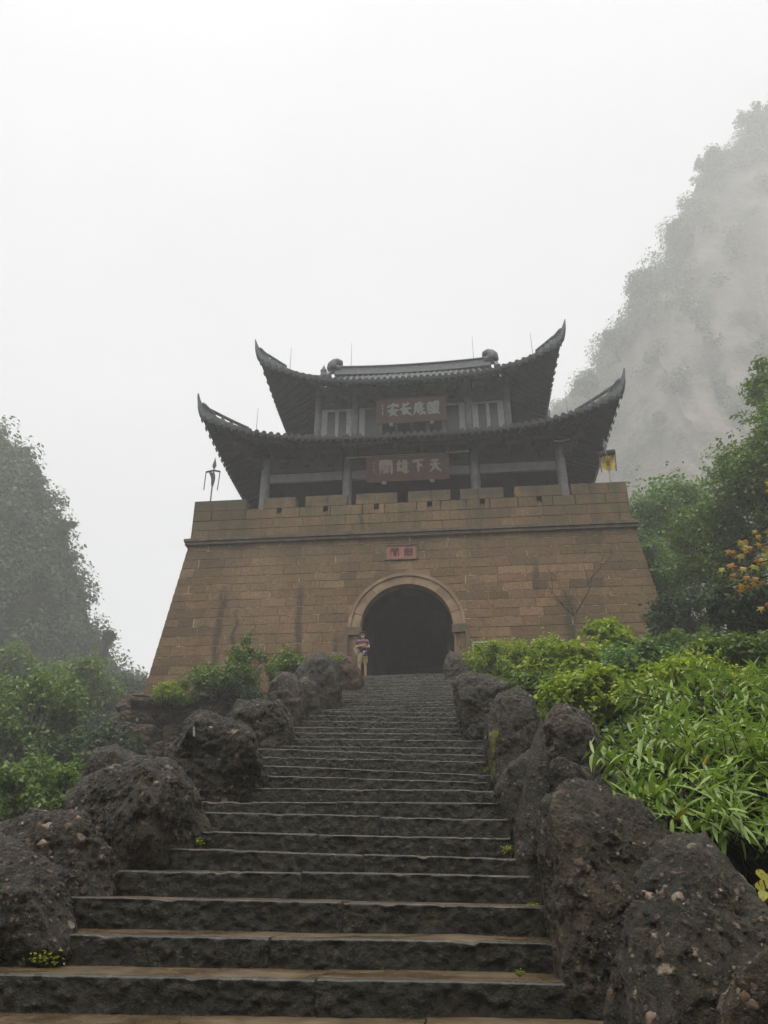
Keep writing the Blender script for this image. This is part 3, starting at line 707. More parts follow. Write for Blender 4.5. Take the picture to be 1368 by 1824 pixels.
def build_roof(Rf, name, label):
    top = MB(); NVV = 12
    sheets = {0.0: [], -.17: []}
    for face in 'FBLR':
        e = Rf['ax'] if face in 'FB' else Rf['ay']; na = int(e*2/.3); A = [-e+2*e*i/na for i in range(na+1)]
        for dz in (0.0, -.17):
            v = [rp(Rf, face, a, vmax(Rf, face, a)*j/NVV, dz) for a in A for j in range(NVV+1)]; k = NVV+1
            f = [(i*k+j, (i+1)*k+j, (i+1)*k+j+1, i*k+j+1) for i in range(na) for j in range(NVV)]
            if (face in 'FR') != (dz < 0): f = f
            else: f = [q[::-1] for q in f]
            top.raw(v, f, 0 if dz == 0 else 1)
        v = [rp(Rf, face, a, 0, 0) for a in A]+[rp(Rf, face, a, 0, -.17) for a in A]; k = len(A)
        top.raw(v, [(i, i+1, k+i+1, k+i) for i in range(k-1)], 1)
    ro = top.build(name, [M['tile'], M['woodgreen'] if name == 'upper_roof' else M['wood']], hall)
    # tile rows with round ends and drip tiles
    extra = MB()
    for face in 'FLRB':
        e = Rf['ax'] if face in 'FB' else Rf['ay']; na = int(e*2/.31)
        for i in range(na+1):
            a = -e+.06+(2*e-.12)*i/na; vm = vmax(Rf, face, a); mb = MB() if face != 'B' else extra
            ns = 7; c0 = [rp(Rf, face, a, -.022+(vm+.022)*j/ns) for j in range(ns+1)]
            side = (Vector((1, 0, 0)) if face in 'FB' else Vector((0, 1, 0))); r = .085; v = []; f = []; m = 5
            for p in c0:
                for q in range(m):
                    an = math.pi*q/(m-1); v.append(p+side*(math.cos(an)*r)+Vector((0, 0, math.sin(an)*r+.005)))
            for j in range(ns):
                for q in range(m-1): f.append((j*m+q, j*m+q+1, (j+1)*m+q+1, (j+1)*m+q))
            mb.raw(v, f)
            # round end cap
            p = c0[0]+Vector((0, 0, .0)); nrm = (c0[0]-c0[1]).normalized(); upv = side.cross(nrm); upv = upv if upv.z > 0 else -upv
            cv = [p+nrm*.03+side*math.cos(2*math.pi*q/10)*.115+upv*math.sin(2*math.pi*q/10)*.115 for q in range(10)]; bv = [w-nrm*.05 for w in cv]
            mb.raw(cv+bv, [tuple(range(10)), tuple(range(19, 9, -1))]+[(q, 10+q, 10+(q+1) % 10, (q+1) % 10) for q in range(10)])
            # drip tile between this row and the next
            d0 = rp(Rf, face, min(a+.155, e), -.012); mb.raw([d0-side*.10+upv*.02, d0+side*.10+upv*.02, d0-upv*.24, d0-side*.10+upv*.02-nrm*.03, d0+side*.10+upv*.02-nrm*.03, d0-upv*.24-nrm*.03], [(0, 1, 2), (5, 4, 3), (0, 2, 5, 3), (1, 4, 5, 2), (0, 3, 4, 1)])
            if face != 'B': mb.build('tile_row', M['tile'], ro)
    tag(extra.build('rear_tile_rows', M['tile'], ro), kind='stuff')
    # rafters under the eaves
    rf = MB()
    for face in 'FLRB':
        e = Rf['ax'] if face in 'FB' else Rf['ay']; na = int(e*2/.34); side = (Vector((1, 0, 0)) if face in 'FB' else Vector((0, 1, 0)))
        for i in range(na+1):
            a = -e+.1+(2*e-.2)*i/na; vm = min(vmax(Rf, face, a), .55); ps = [rp(Rf, face, a, .015+(vm-.015)*j/3, -.17) for j in range(4)]
            v = [];
            for p in ps: v += [p-side*.05+Vector((0, 0, .01)), p+side*.05+Vector((0, 0, .01)), p+side*.05-Vector((0, 0, .1)), p-side*.05-Vector((0, 0, .1))]
            f = [(0, 1, 2, 3), (15, 14, 13, 12)]
            for j in range(3): f += [(j*4+q, j*4+4+q, j*4+4+(q+1) % 4, j*4+(q+1) % 4) for q in range(4)]
            rf.raw(v, f)
    tag(rf.build('rafters', M['wood'], ro), kind='stuff')
    return ro
def hip_path(Rf, sx, sy, n=14):
    face = 'F' if sy < 0 else 'B'; pts = []
    for j in range(n+1):
        v = Rf['vg']*(1-j/n); hw, hd = ext(Rf, v); pts.append(rp(Rf, face, sx*hw, v))
    return pts
def horn(pts, tip, sx):
    """from the eave corner out to the flying tip"""
    a = pts[-1]; d = (pts[-1]-pts[-3]); ln = (tip-a).length; c = a+Vector((d.x, d.y, 0)).normalized()*ln*.30+Vector((0, 0, ln*.38))
    return [a.lerp(c, t).lerp(c.lerp(tip, t), t) for t in [i/10 for i in range(1, 11)]]
def bar(pts, hs, ws, up=Vector((0, 0, 1)), base=0.0):
    """rectangular section swept along pts, standing hs high from base"""
    mb = MB(); v = []; n = len(pts)
    for i, p in enumerate(pts):
        t = pts[min(n-1, i+1)]-pts[max(0, i-1)]; t.normalize(); s = t.cross(up)
        s = s.normalized() if s.length > 1e-4 else Vector((1, 0, 0)); u = s.cross(t).normalized()
        b = base[i] if isinstance(base, list) else base
        v += [p-s*ws[i]/2+u*b, p+s*ws[i]/2+u*b, p+s*ws[i]*.4+u*(b+hs[i]), p-s*ws[i]*.4+u*(b+hs[i])]
    f = [(3, 2, 1, 0), (4*n-4, 4*n-3, 4*n-2, 4*n-1)]
    for i in range(n-1): f += [(i*4+q, i*4+(q+1) % 4, i*4+4+(q+1) % 4, i*4+4+q) for q in range(4)]
    return mb.raw(v, f)
def hips(Rf, ro, tipx, tipy, tipz):
    for sx in (-1, 1):
        for sy in (-1, 1):
            pts = hip_path(Rf, sx, sy); tip = Vector((HX+sx*tipx, HY+sy*tipy, tipz)); hn = horn(pts, tip, sx)
            allp = pts+hn; n = len(allp); hs = [.40]*len(pts)+[.40-.36*(i/10)**1.1 for i in range(1, 11)]; ws = [.24]*len(pts)+[.24-.19*(i/10) for i in range(1, 11)]
            bs = [-.04]*len(pts)+[-.10*(1-i/10) for i in range(1, 11)]
            mb = bar(allp, hs, ws, base=bs)
            mb.build('hip_ridge', M['tile'], ro, False)
            # pierced crest: an upper rail on small posts along the outer part of the hip
            seg = allp[len(pts)-6:len(pts)+6]; m = len(seg); cr = MB(); rail = []
            for i, p in enumerate(seg):
                hgt = .40 if i < 6 else .40-.036*(i-5)*1.0
                f = i/(m-1); lift = .22*math.sin(math.pi*min(1, .12+f*.88))**.7
                t = seg[min(m-1, i+1)]-seg[max(0, i-1)]; t.normalize(); u = t.cross(Vector((0, 0, 1))).cross(t).normalized()
                b0 = p+u*(hgt-.03); b1 = p+u*(hgt+lift)
                rail.append(b1)
                if i % 1 == 0 and 0 <= i < m-1: cr.tube([b0, b0.lerp(b1, .5)+t*.07, b1], [.11, .06, .11], 6)
            cr.tube(rail, [.085]*m, 6)
            for i in range(0, m-1): cr.tube([rail[i], rail[i]+Vector((0, 0, .10))], [.05, .015], 6)
            cr.build('pierced_crest', M['tile'], ro, False)
            if sy < 0:
                k = len(pts)-7; b = pts[max(2, k)]
                rod = b+Vector((0, 0, .3)); MB().tube([rod, rod+Vector((0, 0, 1.55))], [.018, .010], 5).build('lightning_rod', M['rodmetal'], ro)
lo = build_roof(LO, 'lower_roof', ''); hips(LO, lo, 9.95, 6.0, 22.75)
up_ = build_roof(UP, 'upper_roof', ''); hips(UP, up_, 8.05, 4.0, 27.5)
# main ridge, gables, sloping gable ridges, ornaments
zr = UP['z1']; RL = 4.45; RX = HX
sag = [(-1+2*i/16) for i in range(17)]
rpts = [Vector((RX+RL*s, HY, zr-.05+.16*abs(s)**2.2)) for s in sag]
bar(rpts, [.52]*17, [.34]*17).build('main_ridge', M['tile'], up_)
bar([p+Vector((0, 0, .52)) for p in rpts], [.08]*17, [.42]*17).build('ridge_coping', M['tile'], up_)
for s in (-1, 1):
    vg = UP['vg']; hdg = ext(UP, vg)[1]; xg = HX+s*(UP['bx']-.18)
    g = MB(); zs_ = [rp(UP, 'F', 0, vg+(1-vg)*j/6) for j in range(7)]
    pf = [Vector((xg, p.y, p.z)) for p in zs_]; pb = [Vector((xg, 2*HY-p.y, p.z)) for p in zs_]
    for j in range(6): g.raw([pf[j], pf[j+1], pb[j+1], pb[j]], [(0, 1, 2, 3), (3, 2, 1, 0)])
    g.build('gable', M['wood'], up_)
    for fc in 'FB':
        ps = [rp(UP, fc, s*(UP['bx']-.15), vg-.04+(1.0-vg+.02)*j/7) for j in range(8)]
        bar(ps, [.40]*8, [.24]*8).build('gable_ridge', M['tile'], up_)
        p = ps[0]+Vector((0, 0, .30))
        if False: MB().rev(p, [(.16, -.1), (.20, .12), (.13, .22), (.19, .38), (.20, .5), (.10, .62), (.11, .7), (.03, .9), (.012, 1.02)], 10).build('ridge_finial', M['tile'], up_, True)
    # curled ridge-end beast: swallowing head, arched back, tail and horn
    e = Vector((RX+s*(RL-.12), HY, zr+.42)); b = MB(); K = .54
    b.box(e+Vector((s*.05, 0, .10)), (.62, .36, .30))
    body = [(.38, .15), (.46, .42), (.42, .75), (.22, 1.05), (-.08, 1.18), (-.34, 1.05), (-.40, .82), (-.25, .70)]
    b.tube([e+Vector((s*x, 0, z_))*K for x, z_ in body], [.30, .34, .34, .30, .25, .20, .14, .05], 10)
    b.tube([e+Vector((s*x, 0, z_))*K for x, z_ in [(-.05, .2), (-.22, .35), (-.45, .34), (-.62, .46)]], [.26, .22, .15, .05], 8)
    b.tube([e+Vector((s*x, 0, z_))*K for x, z_ in [(.05, 1.15), (-.12, 1.42), (-.30, 1.50)]], [.10, .06, .015], 6)
    for q in range(5):
        x, z_ = body[q+1]; b.tube([e+Vector((s*x, 0, z_))*K, e+Vector((s*(x+.22*math.cos(.3+q*.42)), 0, z_+.22*math.sin(.3+q*.42)))*K], [.12, .02], 6)
    b.build('ridge_beast', M['tile'], up_, True)
    rb = Vector((RX+s*(RL-.95), HY, zr+.5)); MB().tube([rb, rb+Vector((0, 0, 1.9))], [.018, .010], 5).build('lightning_rod', M['rodmetal'], up_)
hp_ = hip_path(UP, -1, -1, 60); fn = min(hp_, key=lambda p: abs((CM.to_3x3().transposed() @ (p-CAM)).x/-(CM.to_3x3().transposed() @ (p-CAM)).z*FPX+684-580))
MB().rev(fn+Vector((0, 0, .36)), [(.16, -.1), (.20, .10), (.13, .18), (.18, .30), (.19, .40), (.09, .50), (.10, .56), (.03, .70), (.012, .80)], 10).build('ridge_finial', M['tile'], up_, True)
# lower storey
YC = 31.0; LC = [-7.0, -3.02, 3.02, 7.0]
MB().span((HX-7.6, 30.4, ZF), (HX+7.6, 38.8, ZF+.12)).build('floor_plinth', M['mould'], hall)
for yy in (YC, 2*HY-YC):
    for x in LC:
        p = Vector((HX+x, yy, ZF+.12)); MB().rev(p, [(.36, 0), (.38, .1), (.30, .22), (.23, .24), (.235, 1.6), (.23, 4.0), (.215, 5.2)], 18).build('column', M['column'], hall, True)
for x in (-7.0, 7.0):
    MB().rev(Vector((HX+x, HY, ZF+.12)), [(.36, 0), (.38, .1), (.30, .22), (.23, .24), (.215, 5.2)], 18).build('column', M['column'], hall, True)
for a, b in zip(LC[:-1], LC[1:]):
    x0, x1 = HX+a+.24, HX+b-.24
    MB().span((x0, YC-.07, 18.98), (x1, YC+.07, 19.44)).build('plaster_band', M['plaster'], hall)
    MB().span((x0, YC-.12, 19.44), (x1, YC+.12, 19.74)).build('lintel', M['wood'], hall)
    MB().span((x0, YC-.05, 19.74), (x1, YC+.05, 20.85)).build('frieze_panel', M['wood'], hall)
    MB().span((x0, 2*HY-YC-.05, 18.9), (x1, 2*HY-YC+.05, 20.85)).build('rear_frieze_panel', M['wood'], hall)
    n = 3 if b-a < 5 else 5
    for k in range(n):
        xb = x0+(x1-x0)*(k+.5)/n; mb = MB()
        for q, (hw, dy) in enumerate(((.14, .18), (.3, .36), (.46, .55))): mb.span((xb-hw, YC-.05-dy, 19.78+q*.28), (xb+hw, YC-.052, 19.98+q*.28))
        mb.build('eave_bracket', M['wood'], hall)
for s in (-1, 1):
    x = HX+s*7.0
    MB().span((min(x-.06, x+.06), YC+.24, 18.98), (max(x-.06, x+.06), 2*HY-YC-.24, 20.85)).build('side_frieze_panel', M['wood'], hall)
    # projecting corner brackets
    mb = MB()
    for q in range(4): mb.box((x+s*(.2+.28*q), YC-.2-.28*q, 19.75+.25*q), (.7, .18, .2), Matrix.Rotation(s*R(-45), 3, 'Z'))
    mb.build('corner_bracket', M['wood'], hall)
MB().span((HX-7, YC-.3, 20.86), (HX+7, 2*HY-YC+.3, 20.95)).build('ceiling_boards', M['wood'], hall)
YI = 32.95
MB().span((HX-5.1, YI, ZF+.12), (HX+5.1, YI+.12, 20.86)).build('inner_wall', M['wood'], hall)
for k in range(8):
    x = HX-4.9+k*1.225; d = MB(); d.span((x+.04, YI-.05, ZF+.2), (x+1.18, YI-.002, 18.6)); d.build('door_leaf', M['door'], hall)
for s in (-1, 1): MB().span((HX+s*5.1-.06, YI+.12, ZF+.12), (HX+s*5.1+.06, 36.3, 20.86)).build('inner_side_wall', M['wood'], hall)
# strip lights under the eave
for xa, ya, xb, yb, Y in ((617, 815.5, 785, 807, 30.55), (794, 806, 835, 803.5, 30.55), (987, 786, 1025, 782, 30.55)):
    MB().tube([at(xa, ya, Y), at(xb, yb, Y)], .035, 6).build('strip_light', M['tube'], hall)
# upper storey
YU = 33.0; UC = [-4.97, -2.97, 2.97, 4.97]
for x in UC:
    for yy in (YU, 36.2): MB().rev(Vector((HX+x, yy, 21.6)), [(.19, 0), (.18, 4.3)], 16).build('upper_column', M['column'], hall, True)
MB().span((HX-5.0, YU+.25, 21.5), (HX+5.0, YU+.35, 26.0)).build('upper_wall', M['wood'], hall)
MB().span((HX-5.0, 36.1, 21.5), (HX+5.0, 36.2, 26.0)).build('upper_rear_wall', M['wood'], hall)
for s in (-1, 1): MB().span((HX+s*4.97-.05, YU+.36, 21.5), (HX+s*4.97+.05, 36.09, 26.0)).build('upper_side_wall', M['wood'], hall)
def upper_window(x0, x1, nm):
    z0, z1 = 22.35, 24.45; y = YU+.02; w = MB()
    w.span((x0, y, z0), (x0+.30, y+.14, z1)); w.span((x1-.30, y, z0), (x1, y+.14, z1))
    w.span((x0+.301, y+.01, z0), (x1-.301, y+.13, z0+.16)); w.span((x0+.301, y+.01, z1-.12), (x1-.301, y+.13, z1))
    wo_ = w.build('window', M['frame'], hall); n = nm+1; a, b = x0+.30, x1-.30
    for k in range(1, n):
        x = a+(b-a)*k/n; MB().span((x-.09, y+.015, z0+.161), (x+.09, y+.12, z1-.121)).build('mullion', M['frame'], wo_)
    for k in range(n):
        p, q = a+(b-a)*k/n+(.09 if k else 0), a+(b-a)*(k+1)/n-(.09 if k < n-1 else 0)
        MB().span((p+.002, y+.07, z0+.162), (q-.002, y+.1, z1-.122)).build('pane', M['pane'], wo_)
upper_window(HX-4.78, HX-3.16, 1); upper_window(HX-2.78, HX+2.78, 5); upper_window(HX+3.16, HX+4.78, 1)
for a, b in zip(UC[:-1], UC[1:]):
    MB().span((HX+a+.19, YU-.06, 24.46), (HX+b-.19, YU+.2, 25.9)).build('upper_frieze_panel', M['woodgreen'], hall)
    n = 2 if b-a < 3 else 5
    for k in range(n):
        xb = HX+a+.3+(b-a-.6)*(k+.5)/n; mb = MB()
        for q, (hw, dy) in enumerate(((.12, .18), (.26, .36), (.4, .55))): mb.span((xb-hw, YU-.062-dy, 24.7+q*.28), (xb+hw, YU-.062, 24.9+q*.28))
        mb.build('eave_bracket', M['woodgreen'], hall)
# boards with lettering
def plaque(name, label, x0, x1, z0, z1, Y, tilt, chars, mat, cw, ch, bw, sealmat):
    c = Vector(((x0+x1)/2, Y, (z0+z1)/2)); t = empty(name, c, label, 'sign', 'lettered boards under the eaves')
    ez = Vector((0, -math.sin(tilt), math.cos(tilt))); ex = Vector((1, 0, 0)); en = ex.cross(ez); rot = Matrix((ex, -en, ez)).transposed(); w, h = x1-x0, (z1-z0)
    MB().box(c, (w, .08, h), rot).build('board', M['plaque'], t)
    for a, b, sx_, sz_ in ((-w/2-.02, 0, .1, h+.1), (w/2+.02, 0, .1, h+.1), (0, -h/2-.02, w-.06, .1), (0, h/2+.02, w-.06, .1)): MB().box(c+ex*a+ez*b+en*.012, (sx_, .12, sz_), rot).build('board_rim', M['plaque_edge'], t)
    for s in (-.3, .3): MB().box(c+ex*s*w-ez*(h/2+.13)+en*.02, (.2, .14, .14), rot).build('support_block', M['column'], t)
    for key, u in chars: glyph(key, c+ex*(u*w)+ez*.06+en*.042, ex, ez, en, cw, ch, bw, 'character', mat, t)
    glyph('seal', c+ex*(-.42*w)+ez*.06+en*.042, ex, ez, en, .16, ch*.85, bw*.3, 'signature', sealmat, t)
    for s in (-1, 1): MB().tube([c+ex*s*w*.4+ez*h/2, c+ex*s*w*.4+ez*h/2+Vector((0, .5, .45))], .025, 6).build('hanger', M['metal'], t)
plaque('name_board', 'red-brown board with four pale gilt characters under the lower eave', -1.78, 1.90, 18.36, 19.46, 30.0, R(14), (('guan', -.27), ('xiong', -.06), ('xia', .135), ('tian', .345)), M['gold'], .60, .66, .105, M['gold'])
plaque('name_board', 'dark red board with four thick white cursive characters under the upper eave', -1.58, 1.90, 22.98, 24.16, 32.2, R(14), (('an', -.26), ('chang', -.075), ('di', .125), ('yan', .335)), M['white'], .62, .72, .12, M['white'])

# ------------------------------------------------------------------ staircase
stairs = empty('stone_staircase', (float(stair_x(4.2)), 4.2, 1.0), 'long wet staircase of rough-hewn dark stone slabs climbing to the arch', 'staircase')
SPX = [(7, 1732, 979, 1752, [562]), (139, 1662, 994, 1682, [480]), (192, 1598, 946, 1612, [610]), (259, 1548, 920, 1560, [537]), (321, 1509, 900, 1529, [647]), (362, 1479, 888, 1492, [567]), (369, 1444, 888, 1457, [677]), (386, 1426, 873, 1429, [600]), (421, 1400, 871, 1405, [677]), (474, 1379, 853, 1390, [620]), (487, 1362, 849, 1379, [698]), (489, 1347, 843, 1357, [632]), (503, 1334, 840, 1344, [696]), (522, 1327, 830, 1330, [640]), (527, 1315, 832, 1318, [600, 720]), (544, 1304, 830, 1307, [672]), (548, 1295, 829, 1297, [640, 740]), (563, 1283, 829, 1287, [672]), (568, 1273, 818, 1277, [690]), (577, 1265, 814, 1269, [650, 740])]
def slab(xl, xr, Yl, Yr, zl, zr, h, dep, res, amp, seed, back=None):
    """hewn slab: rough front, worn top edge, flat tread"""
    nx = max(4, int((xr-xl)/res)); nh = max(3, int(h/res))
    prof_ = [(0, -h+(h-.034)*j/(nh-1)) for j in range(nh)]+[(.0, -.020), (.003, -.012), (.009, -.004), (.024, 0.0)]+[(.024+(dep-.024)*q, 0.0) for q in ((.15, .4, .7, 1.) if res < .05 else (.5, 1.))]
    nf = nh+1; ne = nh+3; m = len(prof_)
    u = np.linspace(0, 1, nx+1); X = xl+(xr-xl)*u; Y0 = Yl+(Yr-Yl)*u; Z0 = zl+(zr-zl)*u
    PY = np.array([p[0] for p in prof_]); PZ = np.array([p[1] for p in prof_])
    GXx = np.repeat(X[:,None], m, 1); GYy = Y0[:,None]+PY[None]; GZz = Z0[:,None]+PZ[None]
    P = np.stack([GXx, GYy, GZz], 2).reshape(-1, 3); q = P+seed*3.7
    d = fbm(q*np.array([2.2, 3, 5.]), 3)*.45+(.45-worley(q*np.array([10, 10, 17.])+fbm(q*9, 2)[:,None]*.3))*.95+(.45-worley(q*np.array([24, 24, 34.])+fbm(q*20, 2)[:,None]*.3))*.4 if res < .06 else fbm(q*5, 3)
    front = np.tile(np.arange(m) < nf, nx+1); edge = np.tile((np.arange(m) >= nf-1) & (np.arange(m) <= nf+2), nx+1)
    P[:,1] -= np.where(front, d*amp, 0)
    chip = np.clip(fbm(np.stack([P[:,0]*6.5, 0*P[:,0]+seed, 0*P[:,0]], 1), 4)-.05, -.1, 1)
    wear = fbm(np.stack([P[:,0]*1.3, 0*P[:,0]+seed*2.1, 0*P[:,0]], 1), 3)*.005
    P[:,2] += wear-np.where(edge, np.clip(chip*1.6-.2, 0, 1)*.018, 0)+np.where(~front & ~edge, fbm(q*4, 3)*.005, 0)
    i, j = np.meshgrid(np.arange(nx), np.arange(m-1), indexing='ij'); a = (i*m+j).ravel()
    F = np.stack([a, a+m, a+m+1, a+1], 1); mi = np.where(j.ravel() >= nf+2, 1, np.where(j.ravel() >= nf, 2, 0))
    # end faces
    nb = len(P); bot = [(xl, Yl+dep, zl-h), (xr, Yr+dep, zr-h)]
    P = np.concatenate([P, np.array(bot)]); L = list(range(m)); Rr = list(range(nx*m, nx*m+m))
    extra = [(L[k], L[k+1], nb, nb) for k in range(m-1)]
    ex = np.array([(nb, L[k], L[k+1], L[k+1]) for k in range(m-1)]+[(nb+1, Rr[k+1], Rr[k], Rr[k]) for k in range(m-1)])
    me = npmesh('stone_slab', P, F, mi)
    bm = bmesh.new(); bm.from_mesh(me); bm.verts.ensure_lookup_table()
    for t in ex:
        try: bm.faces.new([bm.verts[int(k)] for k in (t[0], t[1], t[2])])
        except ValueError: pass
    bm.to_mesh(me); bm.free()
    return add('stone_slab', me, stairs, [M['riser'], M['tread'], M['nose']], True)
rs = random.Random(12); steps = []
for k, (xl, yl, xr, yr, js) in enumerate(SPX):
    ym = yl+(yr-yl)*(620-xl)/(xr-xl); d = CM.to_3x3() @ Vector(((620-684)/FPX, (912-ym)/FPX, -1))
    # meet the line of the flight
    t = (1.207-.3227*4.2-CAM.z)/(d.z-.3227*d.y); Y = t*d.y
    pl, pr = at(xl, yl, Y), at(xr, yr, Y-.02); steps.append((Y, pl.x-(.9 if k < 2 else .45), pr.x+(.10 if k < 10 else .25), pl.z-(pr.z-pl.z)*.1, pr.z+(pr.z-pl.z)*.1, [at(j, (yl+yr)/2, Y).x for j in js]))
Y = steps[-1][0]; n = round((26.8-Y)/.56); z0 = (steps[-1][3]+steps[-1][4])/2
for k in range(1, n+1):
    f = k/n; yy = Y+(26.8-Y)*f; zc = z0+(ZL-z0)*f+.004; cx = float(stair_x(yy)); w = 1.72-.06*f
    steps.append((yy, cx-w-.3, cx+w+.3, zc+rs.uniform(-.01, .01), zc+rs.uniform(-.01, .01), [cx+rs.uniform(-1, 1)]+([cx+rs.uniform(.2, 1.2)] if rs.random() < .4 else [])))
below = []
for k in range(1, 13):
    yy = steps[0][0]-.52*k; zz_ = steps[0][3]-.168*k; below.append((yy, -1.2, 3.0, zz_, zz_, [rs.uniform(0, 1.8)]))
steps = below[::-1]+steps
for k, (Y, x0, x1, zl, zr, js) in enumerate(steps):
    prev = steps[k-1] if k else None; h = max((zl+zr)/2-(prev[3]+prev[4])/2, .10)+.05 if prev else .2
    nxt = steps[k+1][0] if k+1 < len(steps) else Y+.5; dep = nxt-Y+.12
    if prev is not None and Y > 3.9 and k and steps[k-1] in below: h = .26
    xs = sorted([x0]+js+[x1]); res = .009 if 3.5 < Y < 5.4 else .014 if 3.5 < Y < 7.2 else .024 if Y < 10.5 and Y > 3.5 else .07 if Y < 16 else .16
    for a, b in zip(xs[:-1], xs[1:]):
        za, zb = zl+(zr-zl)*(a-x0)/(x1-x0), zl+(zr-zl)*(b-x0)/(x1-x0); dy = rs.uniform(-.012, .012); dz = rs.uniform(-.006, .008)
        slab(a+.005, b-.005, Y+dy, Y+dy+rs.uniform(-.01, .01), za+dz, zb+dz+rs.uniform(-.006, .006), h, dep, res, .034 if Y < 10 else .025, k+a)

# ------------------------------------------------------------------ boulders
_ico = {}
def ico(n):
    if n not in _ico:
        bm = bmesh.new(); bmesh.ops.create_icosphere(bm, subdivisions=n, radius=1); bm.verts.ensure_lookup_table()
        _ico[n] = (np.array([v.co[:] for v in bm.verts]), np.array([[v.index for v in f.verts] for f in bm.faces])); bm.free()
    return _ico[n]
def hull_planes(pts):
    bm = bmesh.new()
    for p in pts: bm.verts.new(p)
    bmesh.ops.convex_hull(bm, input=bm.verts); bm.normal_update(); c = np.mean(np.array(pts), 0)
    N, H = [], []
    for f in bm.faces:
        n = np.array(f.normal); q = np.array(f.verts[0].co)-c; h = n@q
        if h < 0: n, h = -n, -h
        N.append(n); H.append(max(h, .02))
    bm.free(); return c, np.array(N), np.array(H)
def rock_mesh(pts, sub, seed, amp=1.0, soft=160, name='boulder', peb=True):
    c, N, H = hull_planes(pts); D, F = ico(sub); rq_ = np.random.default_rng(seed)
    X_ = np.array(pts)-c; K_ = rq_.normal(size=(7, 3)); K_ /= np.linalg.norm(K_, axis=1, keepdims=True); N = np.concatenate([N, K_]); H = np.concatenate([H, (X_@K_.T).max(0)*rq_.uniform(.84, .97, 7)])
    q = (D@N.T)/H[None]                         # 1/r per plane
    r = 1/np.maximum((np.log(np.exp(np.clip(q, -40, 40)).sum(1))*q.max()/(.35*soft)), 1e-3) if False else 1/((q.max(1)*((np.maximum(q/q.max(1, keepdims=True), 0)**soft).sum(1))**(1/soft)))
    P = c+D*r[:,None]; S = P+seed*5.1
    sz = float(np.mean(r))
    f1 = fbm(S*(2.2/sz)+9, 3)*5; f2 = fbm(S*5.5+4, 3)*5; stp = lambda f: np.floor(f)+np.clip((f-np.floor(f))*5-2, 0, 1)
    big = fbm(S*(1.5/sz), 3)*.02*sz+stp(f1)/5*.13*sz+stp(f2)/5*.035*min(1, sz*1.5)
    med = (np.abs(fbm(S*6, 4))-.2)*-.05+fbm(S*14, 4, True)*.022+fbm(S*34, 3, True)*.010
    disp = (big+med*1.25*min(1, sz*1.4))*amp
    mask = np.zeros(len(P)); tone = np.zeros(len(P))
    for fq, pit, knob, k in ((9., .06, .90, .8), (16., .12, .76, .9), (27., .18, .68, 1.)) if peb else ():
        w, r1, r2 = worley(S*fq+fbm(S*fq*1.3, 2)[:,None]*.22, True); a_ = .30/fq*k*min(1, sz*2)
        sm = np.clip((.46-w)/.16, 0, 1); disp -= np.where(r1 < pit, a_*.9*sm*sm*(3-2*sm), 0)
        kn = np.sqrt(np.clip(1-(w/.42)**2, 0, 1)); disp += np.where(r1 > knob, a_*.6*kn, 0)
        hit = (r1 > knob) & (w < .40); mask = np.where(hit, 1., mask); tone = np.where(hit, r2, tone)
    disp += np.clip(fbm(S*3.1+40, 3), -.5, .5)*0
    P = P+D*disp[:,None]
    me = npmesh(name, P, F)
    for nm_, ar in (('pebble', mask), ('tone', tone)): me.attributes.new(nm_, 'FLOAT', 'POINT').data.foreach_set('value', ar.astype(np.float32))
    return me, P, D
peb_me = []
for k in range(4):
    D, F = ico(3 if k < 2 else 2); rr = np.random.default_rng(k); sc3 = np.array([1, rr.uniform(.55, .85), rr.uniform(.55, .7)])
    me = npmesh('pebble', D*sc3*(1+.30*fbm(D*1.3+k*7, 3))[:,None], F); me.polygons.foreach_set('use_smooth', np.ones(len(F), bool)); me.materials.append(M['pebble']); peb_me.append(me)
from mathutils.bvhtree import BVHTree
tan_me = peb_me[0].copy(); tan_me.materials.clear(); tan_me.materials.append(simple('tan_pebble', (.15, .105, .072), .45, .35, 25, .2, .4))
def ray_to(me, x, y):
    if not hasattr(ray_to, 'c') or ray_to.c[0] != me.name: ray_to.c = (me.name, BVHTree.FromPolygons([v.co[:] for v in me.vertices], [tuple(p.vertices) for p in me.polygons]))
    return ray_to.c[1].ray_cast(CAM, (at(x, y, 10)-CAM).normalized())
def patch(o, name, path, wpx, mat):
    """thin deposit lying on a boulder along a path"""
    v = []; f = []; k = 5; r = random.Random(1)
    for i in range(len(path)*4-3):
        q = i/4; a, b = path[int(q)], path[min(len(path)-1, int(q)+1)]; x, y = a[0]+(b[0]-a[0])*(q % 1), a[1]+(b[1]-a[1])*(q % 1); w = wpx*r.uniform(.6, 1.1)
        row = [ray_to(o.data, x+w*(j/(k-1)-.5), y) for j in range(k)]
        if any(h[0] is None for h in row): continue
        v += [h[0]+(CAM-h[0]).normalized()*.010 for h in row]
    n = len(v)//k
    f = [(i*k+j, i*k+j+1, (i+1)*k+j+1, (i+1)*k+j) for i in range(n-1) for j in range(k-1)]
    if n > 1: MB().raw(v, f).build(name, mat, o, True)
def block_rock(pts3, label, seed, sub, mat, pebbles=0, psize=(.01, .03), big=()):
    return poly_rock('boulder', label, None, None, None, seed, sub, mat, pebbles, psize=psize, big=big, pts3=pts3)
